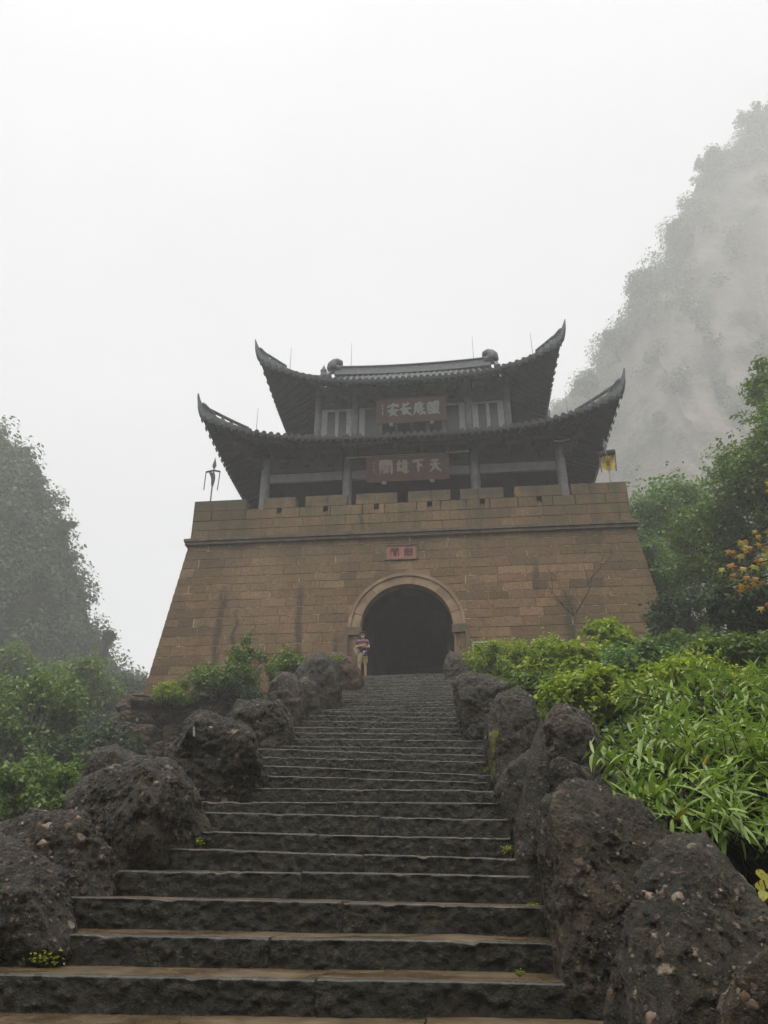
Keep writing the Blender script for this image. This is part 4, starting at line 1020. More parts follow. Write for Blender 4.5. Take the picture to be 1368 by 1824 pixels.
def poly_rock(name, label, poly, Y, depth, seed, sub=6, mat='rock', pebbles=0, shrink=.90, low=.5, psize=(.012, .035), big=(), group='boulders edging the staircase', amp=1.0, soft=160, pts3=None):
    pts = []; r = random.Random(seed)
    if pts3:
        pts = [at(*p) for p in pts3]; zmin = min(p.z for p in pts); poly = ()
    else: cx = sum(p[0] for p in poly)/len(poly); cy = sum(p[1] for p in poly)/len(poly)
    for x, y in poly:
        pts.append(at(x, y, Y))
        for s, k in ((-.5, shrink), (.55, shrink*.95)):
            kk = k*r.uniform(.85, 1.12); pts.append(at(cx+(x-cx)*kk, cy+(y-cy)*kk, Y+depth*s*r.uniform(.8, 1.1)))
    c = sum(pts, Vector())/len(pts)
    zmin = min(p.z for p in pts)
    for s in (() if pts3 else (-.3, .3)):
        for t_ in (-.3, .3): pts.append(Vector((c.x+s*1.2*(max(p.x for p in pts)-min(p.x for p in pts))*.6, c.y+t_*depth, zmin-low)))
    me, P, D = rock_mesh([tuple(p) for p in pts], sub, seed, amp, soft)
    o = add(name, me, None, M[mat], True); tag(o, label, 'boulder', group)
    if pebbles or big:
        cv = np.array(CAM)-P; nd = cv/np.linalg.norm(cv, axis=1, keepdims=True); face = (D*nd).sum(1) > .12
        idx = np.where(face & (P[:,2] > zmin-.1))[0]; rr = np.random.default_rng(seed); pick = rr.choice(idx, min(int(pebbles*.45), len(idx)), replace=False)
        todo = [(P[i], D[i], float((psize[0]+(psize[1]-psize[0])*rr.random()**2.2)*.75)) for i in pick]
        for bx, by, bs in big:
            h = ray_to(me, bx, by)
            if h[0]: todo.append((np.array(h[0]), np.array((h[1]+(CAM-h[0]).normalized()).normalized()), bs, 1))
        for p, d, s, *bg_ in todo:
            q = bpy.data.objects.new('pebble', tan_me if bg_ else peb_me[int(rr.integers(0, 4))]); COL.objects.link(q)
            q.matrix_world = Matrix.Translation(Vector(p)-Vector(d)*s*.42) @ Vector(d).to_track_quat('Z', 'Y').to_matrix().to_4x4() @ Matrix.Rotation(float(rr.uniform(0, 6.28)), 4, 'Z') @ Matrix.Scale(s, 4)
            q.parent = o
    return o
block_rock([(-20, 1476, 5.2), (34, 1498, 5.0), (62, 1538, 4.75), (110, 1560, 4.95), (130, 1640, 4.75), (137, 1705, 4.75), (96, 1735, 4.62), (20, 1742, 4.55), (52, 1585, 4.5), (100, 1690, 4.5), (-110, 1500, 5.3), (-110, 1750, 4.6), (-110, 1600, 4.4), (100, 1580, 5.5), (-60, 1480, 5.7), (130, 1690, 5.4)], 'dark wet angular boulder at the foot of the stairs, lowest on the valley side', 31, 7, 'rock', 40)
poly_rock('boulder', 'pebbly conglomerate boulder with one large oval pebble on its top', [(-60, 1495), (10, 1468), (60, 1450), (148, 1450), (168, 1482), (192, 1525), (200, 1585), (188, 1640), (130, 1650), (60, 1630), (-60, 1600)], 5.8, 1.0, 32, 7, 'rock_brown', 170, low=.15, big=((85, 1473, .05), (75, 1503, .04), (180, 1527, .03), (93, 1528, .025), (140, 1460, .03)))
block_rock([(112, 1425, 6.5), (128, 1458, 6.35), (172, 1502, 6.1), (205, 1560, 5.9), (262, 1562, 5.85), (255, 1368, 5.95), (268, 1400, 5.75), (238, 1480, 5.7), (150, 1386, 6.7), (205, 1366, 6.9), (265, 1351, 7.0), (312, 1356, 6.7), (333, 1390, 6.5), (360, 1432, 6.8), (373, 1478, 6.9), (345, 1512, 6.6), (300, 1545, 6.2), (160, 1400, 7.4), (330, 1400, 7.5)], 'large black boulder with a sharp upright edge and flat pale top', 33, 7, 'rock', 110, big=((277, 1395, .028), (128, 1432, .035), (135, 1444, .03)))
poly_rock('boulder', 'small knobbly boulder peeping over the large sharp-edged black boulder', [(155, 1375), (172, 1342), (205, 1330), (228, 1343), (262, 1352), (268, 1390), (160, 1400)], 8.0, .8, 34, 6, 'rock_brown', 40)
poly_rock('boulder', 'broad dark boulder with a white lime streak, in front of the rubble wall', [(298, 1345), (328, 1288), (345, 1275), (398, 1285), (445, 1298), (466, 1345), (478, 1385), (440, 1412), (392, 1432), (330, 1405)], 9.0, 1.6, 35, 7, pebbles=120, psize=(.015, .045))
poly_rock('boulder', 'blocky dark boulder with a pale saddle-shaped top beside the middle steps', [(408, 1280), (425, 1250), (462, 1256), (498, 1250), (516, 1288), (520, 1330), (485, 1362), (430, 1352)], 12.0, 1.6, 36, 7, pebbles=70, psize=(.02, .05))
poly_rock('boulder', 'tall flat-topped boulder standing over the upper steps', [(480, 1215), (492, 1199), (532, 1203), (540, 1240), (542, 1290), (512, 1312), (488, 1280)], 14.6, 1.3, 37, 6, 'rock_brown', 40, psize=(.02, .05), soft=200)
poly_rock('boulder', 'narrow grey-topped boulder tucked against the tall flat-topped one', [(533, 1216), (548, 1208), (566, 1220), (571, 1280), (545, 1298), (533, 1255)], 15.4, 1.0, 38, 6, pebbles=25, psize=(.02, .05))
poly_rock('boulder', 'big rounded dark boulder below the arch with a weed in its crack', [(528, 1198), (545, 1176), (580, 1164), (602, 1180), (608, 1230), (600, 1265), (560, 1274), (535, 1245)], 17.5, 1.8, 39, 6, pebbles=60, psize=(.025, .06))
poly_rock('boulder', 'reddish brown lumpy boulder just in front of the standing person', [(590, 1182), (606, 1166), (630, 1178), (646, 1202), (640, 1228), (612, 1252), (592, 1238)], 22.0, 2.0, 40, 6, 'rubble', 30, psize=(.03, .07))
poly_rock('boulder', 'low brown boulder at the foot of the wall beneath the dark streak', [(575, 1178), (590, 1163), (612, 1165), (625, 1180), (615, 1200), (580, 1198)], 24.0, 1.4, 41, 5, 'rubble')
poly_rock('boulder', 'pointed boulder at the top of the stairs beside the arch jamb', [(791, 1190), (801, 1160), (814, 1172), (832, 1174), (840, 1200), (824, 1222), (797, 1214)], 24.6, 1.4, 42, 6, pebbles=20, psize=(.03, .06))
poly_rock('boulder', 'bulky dark boulder beneath the fine-leaved shrub on the upper steps', [(806, 1218), (830, 1195), (868, 1203), (902, 1220), (900, 1270), (882, 1332), (856, 1358), (835, 1332), (820, 1272)], 13.4, 2.2, 43, 7, 'rock', 90, psize=(.02, .055))
poly_rock('boulder', 'smooth upright boulder with a mossy yellow-green stripe down its edge', [(866, 1285), (888, 1242), (922, 1225), (950, 1248), (962, 1300), (952, 1372), (902, 1402), (875, 1392), (864, 1335)], 10.2, 1.6, 44, 7, 'rock', 50, psize=(.015, .045))
poly_rock('boulder', 'rough knobbly boulder under the drooping tips of the lance-leaved shrub', [(958, 1295), (985, 1262), (1012, 1262), (1052, 1280), (1068, 1330), (1068, 1400), (1000, 1432), (963, 1402), (953, 1345)], 8.0, 1.4, 45, 7, 'rock_brown', 120, psize=(.012, .04))
poly_rock('boulder', 'thin leaning slab of rock standing on edge along the steps', [(916, 1560), (924, 1450), (946, 1330), (964, 1288), (974, 1350), (964, 1450), (957, 1570), (935, 1600)], 6.6, 1.0, 46, 6, 'rock', 25, low=.6)
poly_rock('boulder', 'low lumpy boulder wedged behind the thin leaning slab', [(880, 1405), (905, 1360), (945, 1335), (957, 1380), (952, 1440), (926, 1482), (888, 1474)], 8.2, 1.2, 47, 6, 'rock', 50)
poly_rock('boulder', 'black boulder with an overhang under the knobbly one by the shrub', [(966, 1375), (1000, 1352), (1046, 1368), (1062, 1412), (1055, 1460), (980, 1450)], 6.7, .9, 48, 6, 'rock', 40)
poly_rock('boulder', 'flat-topped wet boulder half hidden under the lance-leaved shrub', [(1025, 1418), (1075, 1382), (1122, 1378), (1182, 1418), (1215, 1480), (1100, 1500), (1030, 1480)], 5.9, .9, 49, 6, 'rock', 40)
block_rock([(970, 1428, 4.6), (976, 1432, 4.45), (990, 1560, 4.35), (1006, 1720, 4.25), (1020, 1860, 4.2), (955, 1452, 5.4), (960, 1560, 5.4), (985, 1700, 5.2), (1010, 1405, 4.75), (1060, 1406, 4.9), (1080, 1432, 4.6), (1175, 1440, 4.75), (1198, 1560, 4.5), (1175, 1700, 4.3), (1135, 1860, 4.2), (1060, 1700, 4.1), (1040, 1480, 4.4), (1060, 1420, 5.5), (1170, 1450, 5.5), (1100, 1860, 5.2)], 'tall conglomerate boulder with a straight clean face along the lowest steps', 50, 7, 'rock_brown', 200, (.008, .026))
block_rock([(1162, 1503, 4.1), (1200, 1487, 4.25), (1256, 1490, 4.3), (1118, 1628, 3.75), (1088, 1760, 3.6), (1072, 1900, 3.55), (1200, 1620, 3.62), (1190, 1760, 3.4), (1185, 1900, 3.35), (1302, 1560, 4.05), (1362, 1640, 3.9), (1440, 1720, 3.8), (1440, 1900, 3.6), (1320, 1780, 3.45), (1240, 1530, 3.85), (1180, 1510, 4.9), (1300, 1560, 4.9), (1430, 1720, 4.7), (1080, 1860, 4.5)], 'massive dark conglomerate boulder studded with two big tan pebbles', 51, 7, 'rock', 230, (.006, .022), ((1205, 1598, .036), (1157, 1597, .030), (1265, 1510, .024), (1160, 1815, .034), (1240, 1700, .016)))
poly_rock('boulder', 'small pebbly boulder at the foot of the massive dark one', [(1282, 1800), (1312, 1742), (1368, 1692), (1440, 1675), (1440, 1900), (1282, 1900)], 3.15, .7, 52, 7, 'rock_brown', 90, low=.2, psize=(.006, .022), big=((1325, 1775, .03), (1340, 1790, .025)))
M['lime'] = simple('lime_deposit', (.30, .30, .26), .7, .3, 20, .2); M['moss'] = simple('yellow_moss', (.075, .075, .014), .9, .5, 30, .6)
for o in [q for q in COL.objects if q.name.startswith('boulder')]:
    if 'lime streak' in o['label']: patch(o, 'lime_streak', [(345, 1294), (346, 1312)], 3.5, M['lime'])
    if 'mossy yellow-green' in o['label']: patch(o, 'moss_stripe', [(884, 1300), (878, 1320), (875, 1345), (876, 1375), (880, 1392)], 13, M['moss'])
# rubble retaining wall that carries the terrace
rub = empty('retaining_wall', (-7, 25.4, 4), 'rough reddish rubble retaining wall below the foot of the gate wall', 'wall')
rk = []
for k in range(5):
    D, F = ico(5); c, N, H = np.zeros(3), *(lambda a: (a[1], a[2]))(hull_planes([tuple(np.array([x, y, z_])*(1+.25*random.random())) for x in (-.5, .5) for y in (-.5, .5) for z_ in (-.5, .5)]+[(.6*random.uniform(-1, 1), -.62, .3*random.uniform(-1, 1))]))
    q = (D@N.T)/H[None]; r_ = 1/((np.maximum(q, 0)**11).sum(1))**(1/11); P = D*r_[:,None]; P = P+D*(fbm(P*2.2+k*9, 4)*.16+fbm(P*6+k, 4, True)*.06)[:,None]
    me = npmesh('rubble_stone', P, F); me.polygons.foreach_set('use_smooth', np.ones(len(F), bool)); me.materials.append(M['rubble']); rk.append(me)
rq = random.Random(8); z = 3.2
while z < 7.35:
    h = rq.uniform(.42, .68); x = -9.5+rq.uniform(0, .3)-(7.5-z)*.06
    while x < -2.2:
        w = rq.uniform(.6, 1.35); o = bpy.data.objects.new('rubble_stone', rk[rq.randrange(5)]); COL.objects.link(o)
        yb = 25.35-(7.5-z)*.10+rq.uniform(-.22, .14)
        o.matrix_world = Matrix.Translation((x+w/2, yb+.15, z+h/2)) @ Matrix.Rotation(rq.uniform(-.2, .2), 4, 'Y') @ Matrix.Rotation(rq.uniform(-.25, .25), 4, 'Z') @ Matrix.Diagonal((w*.90, .9*rq.uniform(.8, 1.2), h*rq.uniform(.84, 1.0), 1)); o.parent = rub
        o.matrix_parent_inverse = Matrix.Translation(rub.location).inverted(); x += w
    for k in range(3):   # return along the valley side
        o = bpy.data.objects.new('rubble_stone', rk[rq.randrange(5)]); COL.objects.link(o)
        o.matrix_world = Matrix.Translation((-9.6-(7.5-z)*.06+rq.uniform(-.1, .1), 26.0+k*1.0, z+h/2)) @ Matrix.Rotation(R(90), 4, 'Z') @ Matrix.Diagonal((1.1, .8, h, 1)); o.parent = rub
        o.matrix_parent_inverse = Matrix.Translation(rub.location).inverted()
    z += h
MB().raw([(-9.4, 25.6, 2.5), (-1.8, 25.6, 2.5), (-1.8, 25.75, 7.3), (-9.2, 25.75, 7.3)], [(0, 1, 2, 3)]).build('earth_fill', M['soil'], rub)

# ------------------------------------------------------------------ trees and shrubs
GL = 'trees in the valley beside the stairs'; GR = 'trees on the slope beside the gate wall'
px_tree('valley_tree', 'leafy green tree with arching layered branches at the picture edge below the dark mountain', 60, 1285, 26, 110, 95, 15000, .17, M['leaf_mid'], 101, GL)
px_tree('valley_tree', 'rounded paler tree in the valley directly under the rocky slope', 150, 1225, 40, 85, 60, 11000, .22, M['leaf_mid'], 102, GL)
px_tree('valley_tree', 'misty tree crown touching the corner of the rubble wall', 205, 1290, 46, 70, 85, 9000, .24, M['leaf_dark'], 103, GL)
px_tree('valley_tree', 'dense bushy tree rising just behind the pebbly conglomerate boulder', 70, 1425, 15, 120, 70, 12000, .11, M['leaf_mid'], 104, GL)
px_tree('valley_tree', 'small tree between the sharp-edged black boulder and the rubble wall', 190, 1350, 24, 85, 55, 9000, .15, M['leaf_dark'], 105, GL)
px_tree('valley_tree', 'shaded low tree filling the hollow behind the valley-side boulders', 120, 1390, 20, 90, 60, 9000, .14, M['leaf_dark'], 106, GL)
px_tree('valley_tree', 'pale fogged tree crown high on the valley edge under the brown cliff band', 20, 1190, 44, 70, 45, 8000, .24, M['leaf_mid'], 107, GL)
px_tree('valley_tree', 'dim distant tree at the low end of the mountain spur', 228, 1240, 58, 45, 45, 6000, .28, M['leaf_dark'], 108, GL)
px_tree('slope_tree', 'pale green tree with whitish leaf tips growing against the side of the gate wall', 1195, 945, 36, 85, 115, 15000, .20, M['leaf_pale'], 111, GR, nclump=70)
px_tree('slope_tree', 'tall dark tree standing between the pale tree and the maple branch', 1275, 985, 27, 80, 125, 15000, .16, M['leaf_mid'], 112, GR)
px_tree('slope_tree', 'great dense tree rising to the picture edge above the maple branch', 1375, 850, 24, 100, 150, 19000, .16, M['leaf_mid'], 113, GR)
px_tree('slope_tree', 'slender tree top reaching highest in front of the pale cliff', 1385, 700, 26, 50, 80, 6000, .16, M['leaf_mid'], 114, GR)
px_tree('slope_tree', 'deeply shaded tree filling the gap behind the bright shrubs at the wall corner', 1230, 1110, 25, 75, 65, 9000, .15, M['leaf_dark'], 115, GR)
px_tree('slope_tree', 'dark tree below the maple branch at the picture edge', 1345, 1085, 18, 80, 80, 10000, .13, M['leaf_dark'], 116, GR)
px_tree('slope_tree', 'grey-green tree crown squeezed between the gate wall and the taller trees', 1170, 1040, 31, 40, 90, 8000, .17, M['leaf_pale'], 117, GR)
GC = 'trees clinging to the cliff edge'
for k, (x, y, rx, ry, lb) in enumerate(((1140, 505, 32, 32, 'spreading tree leaning out from the notch halfway up the cliff edge'), (1092, 605, 26, 20, 'round tree on the cliff edge above the roof tip'), (1212, 420, 26, 40, 'bushy tree on the steep step of the cliff edge'), (1268, 290, 28, 30, 'tree on the upper shoulder of the cliff'), (1345, 212, 30, 30, 'topmost tree on the cliff at the picture edge'), (1040, 690, 28, 16, 'low tree where the cliff edge meets the upper roof'))):
    c = at(x, y, 144); kk = mpp(c); tree('cliff_tree', lb, c-Vector((-1.5, -3, ry*kk*1.6)), c, (rx*kk, rx*kk*.8, ry*kk), 2600, .75, M['leaf_dark'], 130+k, GC, .35, nclump=16, clump_r=.34)
for k, (x, y, rx, ry, lb) in enumerate(((116, 940, 20, 15, 'tree jutting furthest from the dark mountain edge'), (60, 838, 16, 14, 'tree at the top of the dark mountain edge'), (192, 1135, 12, 14, 'tree low on the dark mountain edge near the wall'))):
    c = at(x, y, 70); kk = mpp(c); tree('mountain_tree', lb, c-Vector((1.0, -2, ry*kk*1.6)), c, (rx*kk, rx*kk*.8, ry*kk), 1800, .4, M['leaf_dark'], 140+k, 'trees on the dark mountain edge', .25, nclump=12, clump_r=.34)

def shrub(name, label, x, y, Y, rx, ry, n, size, mat, seed, group='shrubs by the gate wall', nst=18, nclump=None, clump_r=.30, cat='shrub', depth=None, drop=None):
    c = at(x, y, Y); k = mpp(c); rad = (rx*k, depth or (rx+ry)/2*k*.9, ry*k); b = ground_pt(c.x, c.y)
    if drop is not None: b = c-Vector((0, 0, rad[2]+drop))
    t = empty(name, b, label, cat, group); Vq, F, cc = crown_leaves(c, rad, n, size, seed, nclump, .5, clump_r=clump_r)
    add('foliage', npmesh('foliage', Vq, F), t, mat); mb = MB()
    for p in cc[:: max(1, len(cc)//nst)]:
        p = Vector(p); s = b+Vector((random.uniform(-.15, .15), random.uniform(-.15, .15), -.1)); m_ = s.lerp(p, .5)+Vector((0, 0, .1*(p-s).length)); mb.tube([s, m_, p], [.028, .018, .007], 6)
    mb.build('stems', M['bark'], t, True)
    return t
shrub('shrub', 'fine-leaved green shrub beside the arch jamb behind the small signboard', 893, 1178, 22, 66, 48, 14000, .085, M['leaf_bright'], 201, clump_r=.24)
shrub('shrub', 'upright bright yellow-green shrub in front of the bare sapling', 1088, 1160, 19.4, 52, 86, 8500, .13, M['leaf_bright'], 202, nclump=26, clump_r=.20)
shrub('shrub', 'yellow-green shrub directly under the tall upright one', 1085, 1192, 17.5, 62, 42, 7000, .11, M['leaf_bright'], 217, nclump=36)
shrub('shrub', 'light green leafy shrub below the bare sapling', 1000, 1190, 17, 85, 50, 11000, .11, M['leaf_bright'], 203, nclump=60)
shrub('shrub', 'spreading bright shrub between the upright shrub and the wall corner', 1150, 1195, 16, 85, 48, 10500, .12, M['leaf_pale'], 204, nclump=55)
shrub('shrub', 'mixed green shrub behind the smooth mossy boulder', 950, 1235, 14, 80, 42, 9000, .08, M['leaf_mid'], 205, nclump=48)
shrub('shrub', 'leafy shrub between the knobbly boulder and the light green shrub', 1050, 1245, 11.5, 100, 52, 11000, .085, M['leaf_bright'], 206, nclump=60)
shrub('shrub', 'dim green shrub at the dark gap by the wall corner', 1225, 1150, 22, 60, 32, 5500, .11, M['leaf_mid'], 207)
shrub('shrub', 'soft green shrub at the picture edge below the dark trees', 1310, 1175, 14, 100, 42, 9000, .10, M['leaf_mid'], 208)
shrub('shrub', 'yellowing shrub above the tops of the lance-leaved shrubs', 1230, 1225, 10.5, 130, 52, 11000, .085, M['leaf_bright'], 209, nclump=60)
shrub('shrub', 'dark shrub mass behind the tall conglomerate boulder', 1290, 1390, 7.4, 190, 130, 11000, .085, M['leaf_dark'], 210, nclump=60)
GW = 'bushes on the rubble wall'
shrub('shrub', 'shrub with upright tuft at the foot of the gate wall above the rubble', 440, 1180, 25.0, 38, 50, 6000, .10, M['leaf_mid'], 211, GW, nclump=30, drop=.2)
shrub('shrub', 'low spreading bush along the top of the rubble wall', 395, 1214, 24.8, 88, 26, 9000, .10, M['leaf_mid'], 212, GW, nclump=44, drop=.1)
shrub('shrub', 'grassy green bush at the outer end of the rubble wall top', 305, 1238, 24.7, 55, 18, 5500, .09, M['leaf_bright'], 213, GW, nclump=30, drop=.05)
shrub('shrub', 'dark bush between the rubble wall and the big rounded boulder', 510, 1200, 22.5, 50, 40, 7000, .10, M['leaf_mid'], 214, GW, nclump=40, drop=.3)
shrub('shrub', 'shadowy ivy-like bush hanging over the rubble wall face', 455, 1258, 21.5, 48, 42, 6500, .09, M['leaf_dark'], 215, GW, nclump=28, drop=.5)
# undergrowth covering both banks
def undergrowth(name, label, n, fx, fy, size, hmax, mat, seed):
    r = np.random.default_rng(seed); Yg = r.uniform(*fy, n); u = r.uniform(*fx, n); X = stair_x(Yg)+u; Z = ground_z(X, Yg)
    cl = np.clip(fbm(np.stack([X*.8, Yg*.8, 0*X], 1), 3)*.9+.5, .08, 1); Z = Z+r.random(n)*hmax*cl
    Vq, F = leaf_quads(np.stack([X, Yg, Z], 1), r.uniform(.6, 1.4, n)*size, .6, 1.8, seed); tag(add(name, npmesh(name, Vq, F), None, mat), label, 'undergrowth', kind='stuff')
undergrowth('undergrowth', 'low leafy undergrowth covering the bank on the shrub side of the stairs', 60000, (2.3, 13), (5.5, 27.5), .10, .75, M['leaf_mid'], 901)
undergrowth('undergrowth', 'dark low plants covering the bank on the valley side of the stairs', 40000, (-16, -2.4), (7, 19), .10, .6, M['leaf_dark'], 902)
# bare sapling against the wall
bs = at(1015, 1150, 25); sap = empty('bare_sapling', ground_pt(bs.x, bs.y), 'leafless grey sapling with forking twigs against the gate wall', 'sapling'); mb = MB(); rz = random.Random(5)
def twig(p, d, L, r, n):
    q = p+d*L*.5+Vector((rz.uniform(-1, 1), 0, rz.uniform(-.3, .6)))*L*.08; e = q+(d+Vector((rz.uniform(-.3, .3), rz.uniform(-.2, .2), .15))).normalized()*L*.5
    mb.tube([p, q, e], [r, r*.8, r*.55], 5)
    if n:
        for k in range(2+(n > 2)): twig(p.lerp(e, rz.uniform(.45, 1)), (d+Vector((rz.uniform(-.9, .9), rz.uniform(-.5, .5), rz.uniform(-.1, .5)))).normalized(), L*rz.uniform(.5, .72), r*.5, n-1)
twig(ground_pt(bs.x, bs.y)-Vector((0, 0, .2)), Vector((.08, 0, 1)).normalized(), 2.4, .03, 4); mb.build('trunk', M['bark'], sap, True)

# lance-leaved shrubs near the camera: leaves are single parts
def lance_mesh(k):
    n = 6; v = []; f = []; rr = random.Random(k); cv = rr.uniform(.12, .4); tw = rr.uniform(-.1, .1)
    for i in range(n+1):
        u = i/n; w = .108*math.sin(math.pi*min(1, u*.93+.05))**.8*(1-.25*u); z_ = -cv*u*u; x = u
        v += [(x, -w+tw*u*u, z_+.25*w), (x, tw*u*u, z_-.02*math.sin(math.pi*u)), (x, w+tw*u*u, z_+.25*w)]
    for i in range(n): f += [(i*3, i*3+3, i*3+4, i*3+1), (i*3+1, i*3+4, i*3+5, i*3+2)]
    me = bpy.data.meshes.new('leaf'); me.from_pydata(v, [], f); me.update(); me.polygons.foreach_set('use_smooth', np.ones(len(f), bool)); return me
LM = []
for k in range(5): me = lance_mesh(k); me.materials.append(M['leaf_lance']); LM.append(me)
LY = lance_mesh(9); LY.materials.append(M['leaf_lance_old'])
def lance_shrub(label, tips, base, seed, L0, nper, nobj):
    r = random.Random(seed); b = Vector(base); t = empty('lance_leaved_shrub', b, label, 'shrub', 'lance-leaved shrubs by the boulders'); mb = MB(); mats_ = []
    for (tp) in tips:
        s = b+Vector((r.uniform(-.3, .3), r.uniform(-.3, .3), -.1)); hgt = (tp-s).length; mid = s.lerp(tp, .6)+Vector((0, 0, .22*hgt)); pts = [s.lerp(mid, q).lerp(mid.lerp(tp, q), q) for q in [i/8 for i in range(9)]]
        mb.tube(pts, [.010-.008*i/8 for i in range(9)], 5)
        for i in range(nper):
            f = 1-.42*(i/nper)**1.0; q = f*8; j = min(7, int(q)); p = pts[j].lerp(pts[j+1], q-j); ax = (pts[j+1]-pts[j]).normalized()
            az = i*2.4+r.uniform(-.4, .4); sd = ax.orthogonal().normalized(); sd = Matrix.Rotation(az, 3, ax) @ sd
            d = (ax*r.uniform(.25, .75)+sd+Vector((0, 0, r.uniform(-.35, .25)))).normalized(); L = L0*r.uniform(.65, 1.15)*(.75 if i < 2 else 1)
            upv = Vector((0, 0, 1)); y = upv.cross(d); y = y.normalized() if y.length > .1 else Vector((1, 0, 0)); z_ = d.cross(y)
            y = (Matrix.Rotation(r.uniform(-.6, .6), 3, d) @ y); z_ = d.cross(y)
            mats_.append((Matrix.Translation(p) @ Matrix((d, y, z_)).transposed().to_4x4() @ Matrix.Scale(L, 4), r.randrange(5), r.random() < .02))
    mb.build('stems', M['bark'], t, True)
    mats_.sort(key=lambda q: (q[0].translation-CAM).length)
    stuffV = []; stuffF = []; nb = 0; inv = Matrix.Translation(b).inverted()
    infr = []
    for q in mats_:
        c = CM.to_3x3().transposed() @ (q[0].translation-CAM); infr.append(abs(c.x/-c.z*FPX) < 690)
    mats_ = [q for q, k in zip(mats_, infr) if k]+[q for q, k in zip(mats_, infr) if not k]
    for i, (m_, k, old) in enumerate(mats_):
        if i < nobj:
            o = bpy.data.objects.new('leaf', LY if old else LM[k]); COL.objects.link(o); o.matrix_world = m_; o.parent = t; o.matrix_parent_inverse = inv
        else:
            a = np.array([v.co[:] for v in LM[k].vertices]); a = a@np.array(m_.to_3x3()).T+np.array(m_.translation); stuffV.append(a); stuffF.append(np.array([list(p.vertices) for p in LM[k].polygons])+nb); nb += len(a)
    if stuffV: tag(add('foliage', npmesh('foliage', np.concatenate(stuffV), np.concatenate(stuffF)), t, M['leaf_lance'], True), kind='stuff')
def tips(seed, n, poly, Y0, Y1):
    r = random.Random(seed); out = []; xs = [p[0] for p in poly]; ys = [p[1] for p in poly]
    def inside(x, y):
        c = False; j = len(poly)-1
        for i in range(len(poly)):
            (a, b), (d, e) = poly[i], poly[j]
            if (b > y) != (e > y) and x < (d-a)*(y-b)/(e-b)+a: c = not c
            j = i
        return c
    while len(out) < n:
        x, y = r.uniform(min(xs), max(xs)), r.uniform(min(ys), max(ys))
        if inside(x, y):
            f = (y-min(ys))/(max(ys)-min(ys)); out.append(at(x, y, Y1+(Y0-Y1)*f+r.uniform(-.35, .35)))
    return out
lance_shrub('dense shrub with long drooping lance leaves overhanging the flat wet boulder', tips(301, 120, [(1060, 1310), (1110, 1270), (1200, 1250), (1300, 1250), (1450, 1240), (1450, 1480), (1300, 1470), (1210, 1465), (1110, 1430), (1070, 1380), (1040, 1350)], 4.7, 5.8), ground_pt(3.7, 5.3), 302, .165, 13, 300)
lance_shrub('feathery lance-leaved shrub behind the drooping one, reaching the yellowing shrub', tips(303, 120, [(1090, 1245), (1160, 1195), (1260, 1180), (1368, 1175), (1480, 1190), (1480, 1310), (1300, 1330), (1150, 1320), (1090, 1290)], 6.2, 8.2), ground_pt(4.9, 7.2), 304, .18, 12, 300)
# maple reaching in from outside the frame
def star_leaf(k):
    rr = random.Random(k); v = [(0, 0, 0)]; n = 5; lens = [1, .85, .55, .55, .85]; an = [0, 58, 118, 242, 302]; o = []
    for i in range(5):
        a = R(an[i]+rr.uniform(-6, 6)); L = lens[i]*rr.uniform(.9, 1.1); nx = R((an[i]+(an[(i+1) % 5] if i < 4 else 360))/2); o.append((math.cos(a)*L, math.sin(a)*L, -.25*L*L)); o.append((math.cos(nx)*.30, math.sin(nx)*.30, .0))
    v += o; f = [(0, 1+i, 1+(i+1) % 10) for i in range(10)]
    me = bpy.data.meshes.new('leaf'); me.from_pydata(v, [], f); me.update(); return me
SO, SY = [], []
for k in range(3): me = star_leaf(k); me.materials.append(M['leaf_maple']); SO.append(me); me = star_leaf(k+5); me.materials.append(M['leaf_maple_y']); SY.append(me)
mb0 = at(1475, 1500, 6.0); mbase = ground_pt(mb0.x, mb0.y); map_ = empty('maple_tree', mbase, 'maple with orange and yellow star-shaped leaves reaching in at the picture edge', 'tree')
mtop = at(1450, 860, 6.2); MB().tube([mbase-Vector((0, 0, .2)), mbase.lerp(mtop, .5)+Vector((.1, 0, 0)), mtop], [.07, .05, .03], 8).build('trunk', M['bark'], map_, True)
rm = random.Random(77); bl = [([(1446, 913), (1396, 923), (1336, 953), (1291, 980)], .3), ([(1446, 948), (1386, 963), (1336, 978), (1314, 988)], .5), ([(1456, 973), (1396, 993), (1346, 1003), (1274, 1018)], .6), ([(1446, 998), (1386, 1023), (1331, 1033), (1318, 1038)], .25), ([(1446, 848), (1406, 858), (1356, 868)], .2), ([(1446, 1073), (1396, 1073), (1348, 1072)], .4), ([(1446, 978), (1396, 978), (1361, 988), (1341, 1000)], .9)]
lb = MB()
